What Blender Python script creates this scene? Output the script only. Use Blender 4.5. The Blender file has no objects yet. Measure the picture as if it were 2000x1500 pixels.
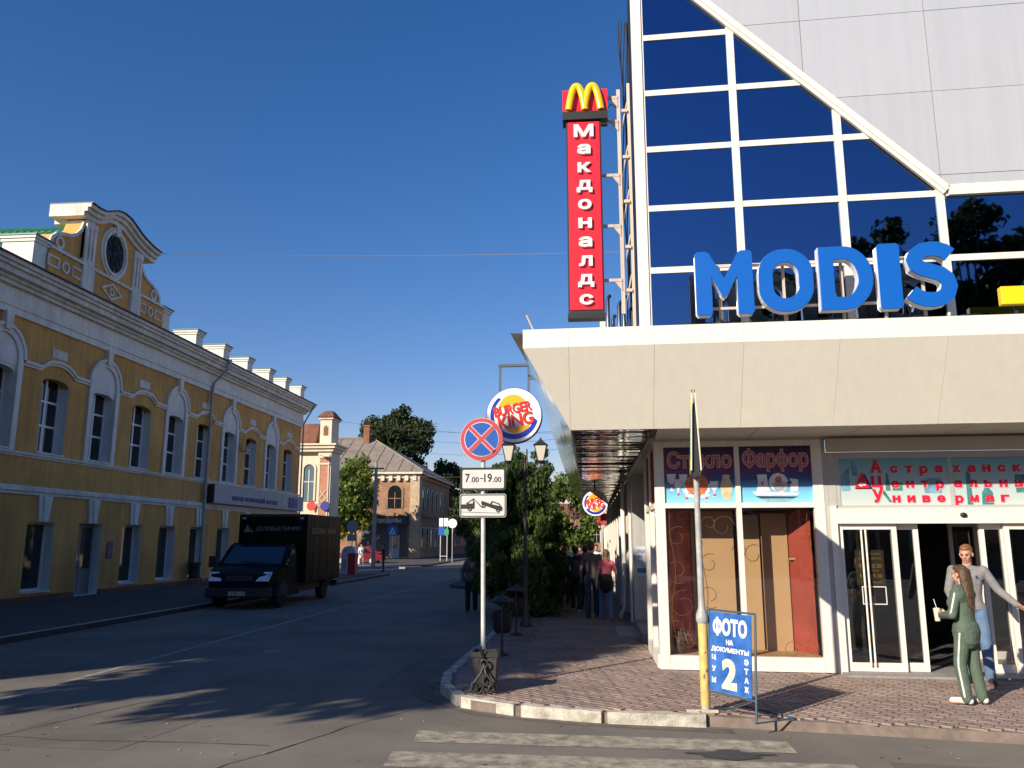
import bpy, random
import numpy as np
from math import *
from mathutils import Vector, Matrix
from mathutils.geometry import delaunay_2d_cdt
random.seed(7); rng = np.random.default_rng(7)
S = bpy.context.scene; COL = S.collection

# ------------------------------------------------------------ camera, sky, sun, exposure
PITCH = atan(305/1600); YAW = atan(150*cos(PITCH)/1600)
cam = bpy.data.cameras.new('camera'); cam.lens = 28.8; cam.sensor_width = 36; cam.clip_end = 2000
camo = bpy.data.objects.new('camera', cam); COL.objects.link(camo); S.camera = camo
camo.location = (0, 0, 2.0); camo.rotation_euler = (pi/2 + PITCH, 0, YAW)
SUN_EL = radians(24.5); SD = Vector((.62, .785, 0)).normalized()      # SD: way the shadows fall
wd = bpy.data.worlds.new('World'); S.world = wd; wd.use_nodes = True
nt = wd.node_tree; bg = nt.nodes['Background']
sky = nt.nodes.new('ShaderNodeTexSky'); sky.sky_type = 'NISHITA'; sky.sun_disc = False
sky.sun_elevation = SUN_EL; sky.sun_rotation = atan2(-SD.x, -SD.y)
sky.air_density = 1.25; sky.dust_density = 0.1; sky.ozone_density = 4.0
hs = nt.nodes.new('ShaderNodeHueSaturation'); hs.inputs['Saturation'].default_value = 1.28
nt.links.new(sky.outputs[0], hs.inputs['Color']); tn = nt.nodes.new('ShaderNodeMix'); tn.data_type = 'RGBA'; tn.blend_type = 'MULTIPLY'; tn.inputs[0].default_value = 1
tn.inputs[7].default_value = (.98, .80, .98, 1); nt.links.new(hs.outputs[0], tn.inputs[6]); nt.links.new(tn.outputs[2], bg.inputs[0]); bg.inputs[1].default_value = 0.090
sl = bpy.data.lights.new('sun', 'SUN'); sl.energy = 5.0; sl.angle = radians(.53); sl.color = (1, .875, .71)
so = bpy.data.objects.new('sun', sl); COL.objects.link(so)
so.rotation_euler = Vector((SD.x*cos(SUN_EL), SD.y*cos(SUN_EL), -sin(SUN_EL))).to_track_quat('-Z', 'Y').to_euler()
S.view_settings.view_transform = 'Standard'; S.view_settings.look = 'None'
S.view_settings.exposure = 0.50; S.view_settings.gamma = 1
S.render.engine = 'CYCLES'; S.cycles.max_bounces = 6; S.cycles.transparent_max_bounces = 12
S.cycles.caustics_reflective = False; S.cycles.caustics_refractive = False

# ------------------------------------------------------------ materials
def M(name, col, rough=.6, metal=0., var=0., vs=2., bump=0., bs=60., spec=.5, orand=0., col2=None, fine=0., streak=0., coat=0., ss=(9, 9, .25)):
    m = bpy.data.materials.new(name); m.use_nodes = True
    t = m.node_tree; N = t.nodes; L = t.links; b = N['Principled BSDF']
    b.inputs['Base Color'].default_value = (*col, 1); b.inputs['Roughness'].default_value = rough
    b.inputs['Metallic'].default_value = metal; b.inputs['Specular IOR Level'].default_value = spec
    b.inputs['Coat Weight'].default_value = coat
    if var or fine or bump or orand or streak:
        g = N.new('ShaderNodeNewGeometry'); P = g.outputs['Position']
        cur = None
        def chain(fac, amt, c2=None):
            nonlocal cur
            mx = N.new('ShaderNodeMix'); mx.data_type = 'RGBA'
            lo = tuple(c*(1-amt) for c in col); hi = c2 if c2 else tuple(min(1, c*(1+amt*.7)) for c in col)
            if cur is None:
                mx.inputs[6].default_value = (*lo, 1); mx.inputs[7].default_value = (*hi, 1)
            else:
                mx.blend_type = 'MULTIPLY'; mx.inputs[0].default_value = 1
                r = N.new('ShaderNodeMapRange'); r.inputs[3].default_value = 1-amt; r.inputs[4].default_value = 1+amt*.6
                L.new(fac, r.inputs[0]); L.new(cur, mx.inputs[6])
                cb = N.new('ShaderNodeCombineColor')
                for k in range(3): L.new(r.outputs[0], cb.inputs[k])
                L.new(cb.outputs[0], mx.inputs[7]); cur = mx.outputs[2]; return
            L.new(fac, mx.inputs[0]); cur = mx.outputs[2]
        if var:
            n = N.new('ShaderNodeTexNoise'); n.inputs['Scale'].default_value = vs; n.inputs['Detail'].default_value = 6
            n.inputs['Roughness'].default_value = .65
            L.new(P, n.inputs['Vector'])
            r = N.new('ShaderNodeMapRange'); r.inputs[1].default_value = .32; r.inputs[2].default_value = .68
            L.new(n.outputs[0], r.inputs[0]); chain(r.outputs[0], var, col2)
        if streak:
            mp = N.new('ShaderNodeMapping'); mp.inputs['Scale'].default_value = ss; L.new(P, mp.inputs[0])
            n = N.new('ShaderNodeTexNoise'); n.inputs['Scale'].default_value = 1; n.inputs['Detail'].default_value = 4
            L.new(mp.outputs[0], n.inputs['Vector'])
            r = N.new('ShaderNodeMapRange'); r.inputs[1].default_value = .35; r.inputs[2].default_value = .65
            L.new(n.outputs[0], r.inputs[0]); chain(r.outputs[0], streak)
        if fine:
            n = N.new('ShaderNodeTexNoise'); n.inputs['Scale'].default_value = 140; n.inputs['Detail'].default_value = 2
            L.new(P, n.inputs['Vector'])
            r = N.new('ShaderNodeMapRange'); r.inputs[1].default_value = .3; r.inputs[2].default_value = .7
            L.new(n.outputs[0], r.inputs[0]); chain(r.outputs[0], fine)
        if orand:
            o = N.new('ShaderNodeObjectInfo'); chain(o.outputs['Random'], orand)
        if cur is not None: L.new(cur, b.inputs['Base Color'])
        if bump:
            n = N.new('ShaderNodeTexNoise'); n.inputs['Scale'].default_value = bs; n.inputs['Detail'].default_value = 4
            L.new(P, n.inputs['Vector'])
            bp = N.new('ShaderNodeBump'); bp.inputs['Strength'].default_value = bump; bp.inputs['Distance'].default_value = .02
            L.new(n.outputs[0], bp.inputs['Height']); L.new(bp.outputs[0], b.inputs['Normal'])
    return m

def wavy(m, axis_scale, strength, dist=.02, scale=1.0):           # gentle buckling of sheet metal / glass
    t = m.node_tree; N = t.nodes; L = t.links; b = N['Principled BSDF']
    g = N.new('ShaderNodeNewGeometry'); mp = N.new('ShaderNodeMapping'); mp.inputs['Scale'].default_value = axis_scale
    L.new(g.outputs['Position'], mp.inputs[0])
    n = N.new('ShaderNodeTexNoise'); n.inputs['Scale'].default_value = scale; n.inputs['Detail'].default_value = 2; L.new(mp.outputs[0], n.inputs['Vector'])
    bp = N.new('ShaderNodeBump'); bp.inputs['Strength'].default_value = strength; bp.inputs['Distance'].default_value = dist
    L.new(n.outputs[0], bp.inputs['Height']); L.new(bp.outputs[0], b.inputs['Normal'])
    return m

def clear_glass(name, tint=(1, 1, 1), refl=.09):
    m = bpy.data.materials.new(name); m.use_nodes = True; t = m.node_tree; N = t.nodes; L = t.links
    N.remove(N['Principled BSDF'])
    tr = N.new('ShaderNodeBsdfTransparent'); tr.inputs[0].default_value = (*tint, 1)
    gl = N.new('ShaderNodeBsdfGlossy'); gl.inputs['Roughness'].default_value = .01; gl.inputs['Color'].default_value = (.9, .95, 1, 1)
    fr = N.new('ShaderNodeLayerWeight'); fr.inputs[0].default_value = .25
    r = N.new('ShaderNodeMapRange'); r.inputs[3].default_value = refl; r.inputs[4].default_value = .9
    L.new(fr.outputs['Fresnel'], r.inputs[0])
    mx = N.new('ShaderNodeMixShader'); L.new(r.outputs[0], mx.inputs[0]); L.new(tr.outputs[0], mx.inputs[1]); L.new(gl.outputs[0], mx.inputs[2])
    L.new(mx.outputs[0], N['Material Output'].inputs[0]); return m

def ramp_z(name, z0, z1, stops, rough=.35):                        # a printed vertical gradient
    m = bpy.data.materials.new(name); m.use_nodes = True; t = m.node_tree; N = t.nodes; L = t.links; b = N['Principled BSDF']
    g = N.new('ShaderNodeNewGeometry'); sp = N.new('ShaderNodeSeparateXYZ'); L.new(g.outputs['Position'], sp.inputs[0])
    r = N.new('ShaderNodeMapRange'); r.inputs[1].default_value = z0; r.inputs[2].default_value = z1; L.new(sp.outputs[2], r.inputs[0])
    c = N.new('ShaderNodeValToRGB'); L.new(r.outputs[0], c.inputs[0])
    e = c.color_ramp.elements
    e[0].position, e[0].color = stops[0][0], (*stops[0][1], 1); e[1].position, e[1].color = stops[-1][0], (*stops[-1][1], 1)
    for p, k in stops[1:-1]:
        x = e.new(p); x.color = (*k, 1)
    L.new(c.outputs[0], b.inputs['Base Color']); b.inputs['Roughness'].default_value = rough
    return m

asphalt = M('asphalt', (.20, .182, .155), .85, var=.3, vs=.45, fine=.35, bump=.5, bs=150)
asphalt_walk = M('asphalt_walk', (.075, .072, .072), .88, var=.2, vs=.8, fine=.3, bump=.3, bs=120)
joint = M('joint_dirt', (.20, .16, .135), .95, var=.3, vs=6)
paver_m = M('paver_clay', (.29, .215, .185), .8, var=.3, vs=1.3, col2=(.34, .25, .215), fine=.22, orand=.16, bump=.25, bs=90)
kerb_w = M('limewashed_concrete', (.46, .43, .36), .88, var=.4, vs=5, col2=(.72, .68, .58), fine=.3, orand=.12, bump=.5, bs=40)
kerb_g = M('kerb_concrete', (.44, .42, .39), .9, var=.3, vs=4, fine=.25, orand=.15, bump=.4, bs=50)
paint_worn = M('worn_road_paint', (.27, .245, .19), .8, var=.45, vs=6, col2=(.50, .46, .36), fine=.35, bump=.3, bs=150)
paint_faint = M('faint_road_paint', (.33, .32, .30), .8, var=.4, vs=5, fine=.3)
granite = M('granite', (.30, .29, .275), .7, var=.2, vs=5, fine=.25)
stain = M('oil_stain', (.045, .043, .043), .6, var=.3, vs=6, fine=.2)
leaf_dry = M('dry_leaf', (.42, .30, .10), .8, var=.4, vs=9)

ochre = M('ochre_plaster', (.66, .36, .105), .9, var=.2, vs=.6, fine=.08, streak=.14, bump=.15, bs=50)
white_pl = M('white_plaster', (.80, .77, .70), .85, var=.12, vs=1.4, streak=.1, bump=.12, bs=50)
white_pl2 = M('old_white_plaster', (.72, .69, .63), .88, var=.2, vs=1.1, streak=.16, bump=.15, bs=40)
white_ch = M('white_chimney_plaster', (.74, .72, .66), .85, var=.1, vs=3)
plinth_m = M('brown_plinth', (.19, .085, .055), .85, var=.2, vs=3)
pvc = M('white_pvc', (.74, .74, .75), .35)
dark_glass = M('dark_window_glass', (.012, .015, .018), .03, spec=.7)
dark_glass2 = M('dim_window_glass', (.03, .035, .035), .04, spec=.6)
green_roof = M('green_tin_roof', (.03, .17, .085), .45, var=.25, vs=1.5)
green_tin = M('green_tin_cap', (.06, .17, .16), .5, var=.2)
grey_sign = M('grey_sign_panel', (.33, .33, .34), .5, var=.05)
navy = M('navy_letter', (.02, .025, .16), .5)
black = M('black', (.012, .012, .013), .5)
iron = M('black_cast_iron', (.02, .02, .021), .55, var=.3, vs=20)
dark_metal = M('dark_metal', (.035, .036, .038), .5, metal=.4)
zinc = M('galvanised_pipe', (.42, .43, .43), .45, metal=.7, var=.2, vs=5)
grey_pipe = M('grey_painted_pipe', (.36, .37, .37), .5, var=.25, vs=8)
white_pipe = M('pale_sign_post', (.56, .565, .56), .45, var=.2, vs=9)
door_grey = M('grey_door', (.22, .225, .225), .5, var=.1)
wood = M('wood', (.22, .12, .05), .7, var=.3, vs=5)

glass_blue = wavy(M('blue_mirror_glass', (.13, .20, .34), .015, metal=1.0), (.8, .8, .6), .05, .02)
alu_white = M('white_powder_coat', (.74, .71, .64), .4, var=.05, vs=2, streak=.05)
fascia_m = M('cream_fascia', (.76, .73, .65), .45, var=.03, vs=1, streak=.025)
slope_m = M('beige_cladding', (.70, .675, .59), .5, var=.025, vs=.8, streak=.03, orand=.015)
panel_m = M('grey_composite_panel', (.44, .465, .505), .42, metal=.1, var=.03, vs=.5, streak=.03, orand=.04)
steel_mirror = wavy(M('mirror_steel', (.62, .60, .57), .06, metal=1.0), (3, 9, 3), .5, .02)
steel_side = wavy(M('polished_side_cladding', (.62, .66, .62), .12, metal=1.0), (6, .35, 6), .45, .03)
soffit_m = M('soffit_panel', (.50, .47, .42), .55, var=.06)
grey_wall = M('grey_metal_wall', (.46, .455, .44), .4, metal=.2, streak=.1, var=.1)
grey_rec = M('grey_reveal', (.42, .42, .40), .6, var=.08)
glass_shop = clear_glass('shop_glass')
glass_door = clear_glass('door_glass', (.62, .64, .66), .13)
tan_board = M('tan_display_board', (.43, .275, .13), .7, var=.08, vs=1)
red_board = M('red_display_board', (.40, .08, .06), .7, var=.45, vs=3.2, col2=(.66, .22, .15))
dark_red = M('dark_red_board', (.30, .05, .028), .7, var=.25, vs=2)
scroll_m = M('brown_scroll_print', (.17, .06, .03), .7)
interior = M('dark_interior', (.05, .048, .045), .8)
floor_in = M('entrance_floor', (.20, .19, .18), .4, var=.2, vs=3)
modis_blue = M('blue_letter_face', (.006, .105, .45), .3)
letter_side = M('white_letter_side', (.74, .76, .80), .4)
yellow_s = M('yellow_sign', (.85, .58, .01), .35)
red_s = M('red_sign', (.76, .015, .03), .35)
arch_y = M('yellow_arch', (.87, .56, .01), .25)
white_l = M('white_letter', (.82, .82, .80), .35)
rust = M('rusty_white_steel', (.66, .61, .54), .6, var=.3, vs=3, col2=(.60, .47, .36), streak=.12)
bk_blue = M('sign_blue', (.012, .035, .42), .3)
bk_red = M('sign_red', (.74, .035, .025), .3)
bk_bun = M('sign_amber', (.86, .42, .02), .3)
rs_blue = M('road_sign_blue', (.018, .10, .42), .35, var=.12, vs=8)
rs_red = M('road_sign_red', (.48, .06, .07), .4, var=.1, vs=8)
plate_w = M('road_plate', (.60, .60, .585), .4, var=.08, vs=5)
pale_rim = M('sign_rim_white', (.75, .62, .60), .4)
aframe_blue = M('weathered_blue_board', (.018, .115, .46), .5, var=.3, vs=5, col2=(.05, .18, .56))
aframe_let = M('worn_white_print', (.80, .80, .76), .55, var=.12, vs=9)
aframe_yel = M('worn_yellow_print', (.82, .80, .50), .55, var=.1, vs=7)
yellow_paint = M('chipped_yellow_paint', (.60, .42, .14), .6, var=.25, vs=9)
lime = M('fluorescent_edge', (.55, .66, .12), .5)

# ------------------------------------------------------------ mesh helpers
def chain_matrix(p):
    m = Matrix.Identity(4)
    while p is not None:
        m = p.matrix_basis @ m; p = p.parent
    return m

class MB:
    def __init__(s): s.v = []; s.f = []; s.m = []; s.mi = 0
    def add(s, vs, fs):
        o = len(s.v); s.v += [tuple(v) for v in vs]; s.f += [tuple(i+o for i in f) for f in fs]; s.m += [s.mi]*len(fs); return s
    def hexa(s, c8): return s.add(c8, [(0,3,2,1),(4,5,6,7),(0,1,5,4),(1,2,6,5),(2,3,7,6),(3,0,4,7)])
    def box(s, x0, x1, y0, y1, z0, z1):
        return s.hexa([(x0,y0,z0),(x1,y0,z0),(x1,y1,z0),(x0,y1,z0),(x0,y0,z1),(x1,y0,z1),(x1,y1,z1),(x0,y1,z1)])
    def prism(s, pts, axis, d0, d1):
        n = len(pts)
        def q(a, b, d): return {'x': (d, a, b), 'y': (a, d, b), 'z': (a, b, d)}[axis]
        vs = [q(a, b, d0) for a, b in pts] + [q(a, b, d1) for a, b in pts]
        return s.add(vs, [tuple(range(n)), tuple(range(2*n-1, n-1, -1))] + [(i, (i+1) % n, n+(i+1) % n, n+i) for i in range(n)])
    def ring(s, outer, inner, axis, d0, d1):      # band between two loops of equal count
        n = len(outer)
        def q(a, b, d): return {'x': (d, a, b), 'y': (a, d, b), 'z': (a, b, d)}[axis]
        vs = [q(*p, d0) for p in outer] + [q(*p, d0) for p in inner] + [q(*p, d1) for p in outer] + [q(*p, d1) for p in inner]
        fs = []
        for i in range(n):
            j = (i+1) % n
            fs += [(i, j, n+j, n+i), (2*n+i, 3*n+i, 3*n+j, 2*n+j), (i, 2*n+i, 2*n+j, j), (n+i, n+j, 3*n+j, 3*n+i)]
        return s.add(vs, fs)
    def cyl(s, p0, p1, r0, r1=None, n=12, cap=True):
        r1 = r0 if r1 is None else r1
        p0 = Vector(p0); p1 = Vector(p1); d = (p1-p0).normalized()
        a = d.orthogonal().normalized(); b = d.cross(a)
        vs = [p0 + (a*cos(2*pi*i/n)+b*sin(2*pi*i/n))*r0 for i in range(n)] + [p1 + (a*cos(2*pi*i/n)+b*sin(2*pi*i/n))*r1 for i in range(n)]
        fs = [(i, (i+1) % n, n+(i+1) % n, n+i) for i in range(n)]
        if cap: fs += [tuple(range(n-1, -1, -1)), tuple(range(n, 2*n))]
        return s.add(vs, fs)
    def tube(s, pts, r, n=6, r1=None):
        pts = [Vector(p) for p in pts]; k = len(pts); vs = []; a = None
        for i, p in enumerate(pts):
            d = (pts[min(i+1, k-1)]-pts[max(i-1, 0)]).normalized()
            a = d.orthogonal().normalized() if a is None else (a-d*a.dot(d)).normalized()
            b = d.cross(a); rr = r if r1 is None else r+(r1-r)*i/(k-1)
            vs += [p+(a*cos(2*pi*j/n)+b*sin(2*pi*j/n))*rr for j in range(n)]
        fs = [(i*n+j, i*n+(j+1) % n, (i+1)*n+(j+1) % n, (i+1)*n+j) for i in range(k-1) for j in range(n)]
        fs += [tuple(range(n-1, -1, -1)), tuple(range((k-1)*n, k*n))]
        return s.add(vs, fs)
    def lathe(s, prof, c=(0, 0, 0), n=16, squash=1.0):
        vs = [(c[0]+r*cos(2*pi*j/n), c[1]+r*squash*sin(2*pi*j/n), c[2]+z) for r, z in prof for j in range(n)]
        k = len(prof)
        fs = [(i*n+j, i*n+(j+1) % n, (i+1)*n+(j+1) % n, (i+1)*n+j) for i in range(k-1) for j in range(n)]
        fs += [tuple(range(n-1, -1, -1)), tuple(range((k-1)*n, k*n))]
        return s.add(vs, fs)
    def disc(s, c, r, axis, d0, d1, n=40, ry=None):
        ry = r if ry is None else ry
        return s.prism([(c[0]+r*cos(2*pi*i/n), c[1]+ry*sin(2*pi*i/n)) for i in range(n)], axis, d0, d1)
    def sphere(s, c, r, nu=12, nv=8):
        r = (r, r, r) if not hasattr(r, '__len__') else r
        vs = [(c[0], c[1], c[2]-r[2])]
        for i in range(1, nv):
            t = -pi/2+pi*i/nv
            vs += [(c[0]+r[0]*cos(t)*cos(2*pi*j/nu), c[1]+r[1]*cos(t)*sin(2*pi*j/nu), c[2]+r[2]*sin(t)) for j in range(nu)]
        vs.append((c[0], c[1], c[2]+r[2])); top = len(vs)-1
        fs = [(0, 1+(j+1) % nu, 1+j) for j in range(nu)]
        for i in range(nv-2):
            a = 1+i*nu
            fs += [(a+j, a+(j+1) % nu, a+nu+(j+1) % nu, a+nu+j) for j in range(nu)]
        a = 1+(nv-2)*nu
        fs += [(a+j, a+(j+1) % nu, top) for j in range(nu)]
        return s.add(vs, fs)
    def xf(s, fn, start=0):
        s.v[start:] = [tuple(fn(*v)) for v in s.v[start:]]; return s
    def text(s, body, o, ax, up, w=None, h=None, ex=.004, bold=.02, space=1.0, align='L', sheary=0, spacing=None):
        vs, fs = text_mesh(body, ex, bold, space, w, h, spacing, sheary)
        if align == 'C':
            cx = (vs[:, 0].min()+vs[:, 0].max())/2; vs = vs-np.array([cx, 0, 0])
        o = np.array(o, float); ax = np.array(ax, float); up = np.array(up, float); nn = np.cross(ax, up)
        return s.add(o + vs[:, :1]*ax + vs[:, 1:2]*up + vs[:, 2:3]*nn, fs)
    def mesh(s, name, mat):
        me = bpy.data.meshes.new(name); me.from_pydata(s.v, [], s.f); me.materials.append(mat); me.update(); return me
    def build(s, name, mats, parent=None, smooth=False, bevel=0., label=None, cat=None, group=None, kind=None, auto=None):
        me = bpy.data.meshes.new(name)
        V = np.array(s.v, float)
        o = bpy.data.objects.new(name, me)
        if parent is not None:
            inv = np.array(chain_matrix(parent).inverted())
            V = V @ inv[:3, :3].T + inv[:3, 3]; o.parent = parent
        else:
            mn, mxx = V.min(0), V.max(0); c = ((mn+mxx)/2); c[2] = mn[2]; V = V-c; o.location = c
        me.from_pydata(V.tolist(), [], s.f)
        for m in (mats if isinstance(mats, (list, tuple)) else [mats]): me.materials.append(m)
        if max(s.m, default=0): me.polygons.foreach_set('material_index', s.m)
        if smooth:
            me.polygons.foreach_set('use_smooth', [True]*len(me.polygons))
            if auto:
                me.set_sharp_from_angle(angle=radians(auto))
        me.update(); COL.objects.link(o)
        if bevel:
            b = o.modifiers.new('bevel', 'BEVEL'); b.width = bevel; b.segments = 2; b.limit_method = 'ANGLE'
        if label: o['label'] = label
        if cat: o['category'] = cat
        if group: o['group'] = group
        if kind: o['kind'] = kind
        return o

def text_mesh(body, ex, bold, space, w, h, spacing, sheary):
    """lettering as closed little slabs: outline loops of the glyphs, triangulated, kept where the winding is not zero"""
    c = bpy.data.curves.new('lettering', 'FONT'); c.body = body; c.fill_mode = 'NONE'; c.space_character = space
    c.resolution_u = 4; c.shear = sheary or 0
    o = bpy.data.objects.new('lettering', c); COL.objects.link(o)
    me = bpy.data.meshes.new_from_object(o.evaluated_get(bpy.context.evaluated_depsgraph_get()))
    P = np.array([v.co[:2] for v in me.vertices], float).reshape(-1, 2); E = np.array([e.vertices[:] for e in me.edges], int)
    bpy.data.objects.remove(o); bpy.data.curves.remove(c); bpy.data.meshes.remove(me)
    # loops are stored one after another; an edge that joins last to first is turned to run that way
    fix = np.where((E[:, 1]-E[:, 0] != 1)[:, None], np.sort(E, 1)[:, ::-1], E)
    if bold:                                        # embolden: push every outline point outwards
        nx = np.zeros(len(P), int); pv = np.zeros(len(P), int); nx[fix[:, 0]] = fix[:, 1]; pv[fix[:, 1]] = fix[:, 0]
        area = (P[fix[:, 0], 0]*P[fix[:, 1], 1]-P[fix[:, 1], 0]*P[fix[:, 0], 1]).sum(); sg = 1 if area > 0 else -1
        nrm = lambda v: v/np.maximum(np.linalg.norm(v, axis=1), 1e-9)[:, None]
        d0 = nrm(P-P[pv]); d1 = nrm(P[nx]-P); n0 = np.c_[d0[:, 1], -d0[:, 0]]*sg; n1 = np.c_[d1[:, 1], -d1[:, 0]]*sg
        bi = nrm(n0+n1); P = P+bi*(bold/np.clip((bi*n1).sum(1), .6, 1))[:, None]
    co, ed, fa, _, _, _ = delaunay_2d_cdt([Vector(p) for p in P], [tuple(map(int, e)) for e in fix], [], 0, 1e-5)
    V = np.array([v[:] for v in co]); A = P[fix[:, 0]]; B = P[fix[:, 1]]; keep = []
    for f in fa:
        q = V[list(f)].mean(0)
        up = (A[:, 1] <= q[1]) & (B[:, 1] > q[1]); dn = (A[:, 1] > q[1]) & (B[:, 1] <= q[1])
        side = (B[:, 0]-A[:, 0])*(q[1]-A[:, 1])-(q[0]-A[:, 0])*(B[:, 1]-A[:, 1])
        if int((up & (side > 0)).sum())-int((dn & (side < 0)).sum()) != 0: keep.append(tuple(f))
    mn = V.min(0); sz = V.max(0)-mn; V = V-mn
    sx = w/sz[0] if w else None; sy = h/sz[1] if h else None
    sx = sx or sy; sy = sy or sx
    V = V*np.array([sx, sy]); n = len(V); ee = {}
    for f in keep:
        for a, b in zip(f, f[1:]+f[:1]): ee[(a, b)] = 1
    Vo = np.concatenate([np.c_[V, np.full(n, ex)], np.c_[V, np.zeros(n)]])
    return Vo, keep+[(a, a+n, b+n, b) for (a, b) in ee if (b, a) not in ee]

def thing(name, label, cat, loc=(0, 0, 0), rz=0., group=None):
    o = bpy.data.objects.new(name, None); COL.objects.link(o); o.empty_display_size = .2
    o.location = loc; o.rotation_euler = (0, 0, rz); o['label'] = label; o['category'] = cat
    if group: o['group'] = group
    return o
def dup(o, parent=None, loc=None, rz=None, label=None):
    c = o.copy(); COL.objects.link(c); c.parent = parent
    if loc is not None: c.location = loc
    if rz is not None: c.rotation_euler = (0, 0, rz)
    if label: c['label'] = label
    for ch in list(o.children): dup(ch, c)
    return c
def arc(cx, cy, r, a0, a1, n, ry=None):
    ry = r if ry is None else ry
    return [(cx+r*cos(radians(a0+(a1-a0)*i/n)), cy+ry*sin(radians(a0+(a1-a0)*i/n))) for i in range(n+1)]
def stroke(pts, w):                       # 2-D polyline -> outline polygon of width w
    n = len(pts); L = []; R = []
    for i in range(n):
        a = Vector(pts[max(i-1, 0)]); b = Vector(pts[min(i+1, n-1)]); d = (b-a).normalized(); q = Vector((-d.y, d.x))*w/2
        L.append(tuple(Vector(pts[i])+q)); R.append(tuple(Vector(pts[i])-q))
    return L, R
# ------------------------------------------------------------ ground, road, pavements
MB().add([(-400,-250,0),(400,-250,0),(400,700,0),(-400,700,0)], [(0,1,2,3)]).build('road', asphalt, kind='structure')
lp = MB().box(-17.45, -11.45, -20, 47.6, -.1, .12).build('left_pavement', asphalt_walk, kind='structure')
def kerbstone(me_mat, name, L=.98, w=.15, h=.128, seed=0):
    r = random.Random(seed); b = MB(); n = 8
    vs = []
    for i in range(n+1):
        y = -L/2+L*i/n; j = lambda a: r.uniform(-a, a)
        vs += [(-w/2, y, -.05), (w/2+j(.004), y, -.05), (w/2-.014+j(.012), y+j(.015), h-.04+j(.014)), (w/2-.035+j(.014), y, h+j(.009)), (-w/2, y, h+j(.005))]
    fs = [(i*5+k, i*5+(k+1) % 5, (i+1)*5+(k+1) % 5, (i+1)*5+k) for i in range(n) for k in range(5)]
    fs += [(4,3,2,1,0), tuple(n*5+k for k in range(5))]
    return b.add(vs, fs)
def kerb_run(parent, mat, path, start_seed, widthside=1):
    protos = []
    for s in range(4):
        protos.append(kerbstone(mat, 'kerb_stone', seed=start_seed+s).mesh('kerb_stone', mat))
    inv = chain_matrix(parent).inverted()
    for i, (x, y, a, sc) in enumerate(path):
        o = bpy.data.objects.new('kerb_stone', protos[i % 4]); COL.objects.link(o); o.parent = parent
        o.matrix_basis = inv @ Matrix.LocRotScale(Vector((x, y, 0)), Matrix.Rotation(a, 4, 'Z').to_quaternion(), Vector((1, sc, 1)))
kerb_run(lp, kerb_g, [(-11.53, 3.5+i*1.0, 0, 1) for i in range(45)], 10)

edge = [(-2.02, 42)] + [(-2.02, 13.2), (-2.04, 12.3), (-2.0, 11.7), (-1.88, 11.1), (-1.68, 10.6), (-1.38, 10.25), (-.9, 10.03), (.13, 9.74), (1.2, 9.66), (3.0, 9.35), (5.2, 8.95), (14, 7.4)]
rpts = edge + [(14, 13), (6, 44), (-2.02, 44)]
rp = MB().prism([(x, y) for x, y in rpts[:-1]], 'z', -.1, .105).build('right_pavement', joint, kind='structure')
# kerb stones round the corner: limewashed, worn
def along(p, q, n): return [(p[0]+(q[0]-p[0])*(i+.5)/n, p[1]+(q[1]-p[1])*(i+.5)/n, atan2(-(q[0]-p[0]), q[1]-p[1]), hypot(q[0]-p[0], q[1]-p[1])/n/.98*.985) for i in range(n)]
path = along((-2.0, 15.2), (-2.03, 12.35), 3) + along((-2.05, 12.32), (-1.93, 11.35), 1) + along((-1.92, 11.32), (-1.58, 10.52), 1) + along((-1.55, 10.48), (-.86, 10.06), 1) + along((-.80, 10.02), (.13, 9.76), 1) + along((.17, 9.75), (1.25, 9.66), 1)
path = [(x, y, a+pi, s) for x, y, a, s in path]
path2 = [(-2.0, 15.75+i, pi, 1) for i in range(26)]
kerb_run(rp, kerb_w, path, 30); kerb_run(rp, kerb_g, path2, 40)

# clay pavers in running bond, turned 38 degrees
def inside(x, y, poly):
    c = False; n = len(poly)
    for i in range(n):
        x0, y0 = poly[i]; x1, y1 = poly[i-1]
        if (y0 > y) != (y1 > y) and x < (x1-x0)*(y-y0)/(y1-y0)+x0: c = not c
    return c
inner = [(-1.93, 27), (-1.93, 13.0), (-1.95, 12.3), (-1.9, 11.7), (-1.78, 11.15), (-1.58, 10.7), (-1.3, 10.38), (-.85, 10.15), (.13, 9.88), (1.2, 9.78), (3.0, 9.40), (5.2, 9.0), (8.5, 8.45), (8.5, 12.55), (1.06, 12.84), (.98, 27)]
def paver_mesh(sd):
    r = random.Random(sd); j = lambda: r.uniform(-.0025, .0025); a, b = .0965, .0465; h = .018
    return MB().add([(-a,-b,0),(a,-b,0),(a,b,0),(-a,b,0),(-a+.004,-b+.004,h+j()),(a-.004,-b+.004,h+j()),(a-.004,b-.004,h+j()),(-a+.004,b-.004,h+j())],
                    [(0,1,5,4),(1,2,6,5),(2,3,7,6),(3,0,4,7),(4,5,6,7)])
PA = radians(-38); pc, ps = cos(PA), sin(PA); spots = []
for j in range(-140, 240):
    for i in range(-75, 120):
        a = i*.2+(.1 if j % 2 else 0); b = j*.1
        x = 3+a*pc-b*ps; y = 11+a*ps+b*pc
        if -2 < x < 8.5 and 8.3 < y < 27 and inside(x, y, inner) and not (x < -1.1 and y > 16): spots.append((x, y))
cdist = lambda p: p[0]**2+p[1]**2 if -2 < p[0] < 5.6 else 1e6+p[0]**2+p[1]**2
spots.sort(key=cdist)
pm = []
for s in range(6):
    pm.append(paver_mesh(s).mesh('paver', paver_m))
inv = chain_matrix(rp).inverted()
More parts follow.
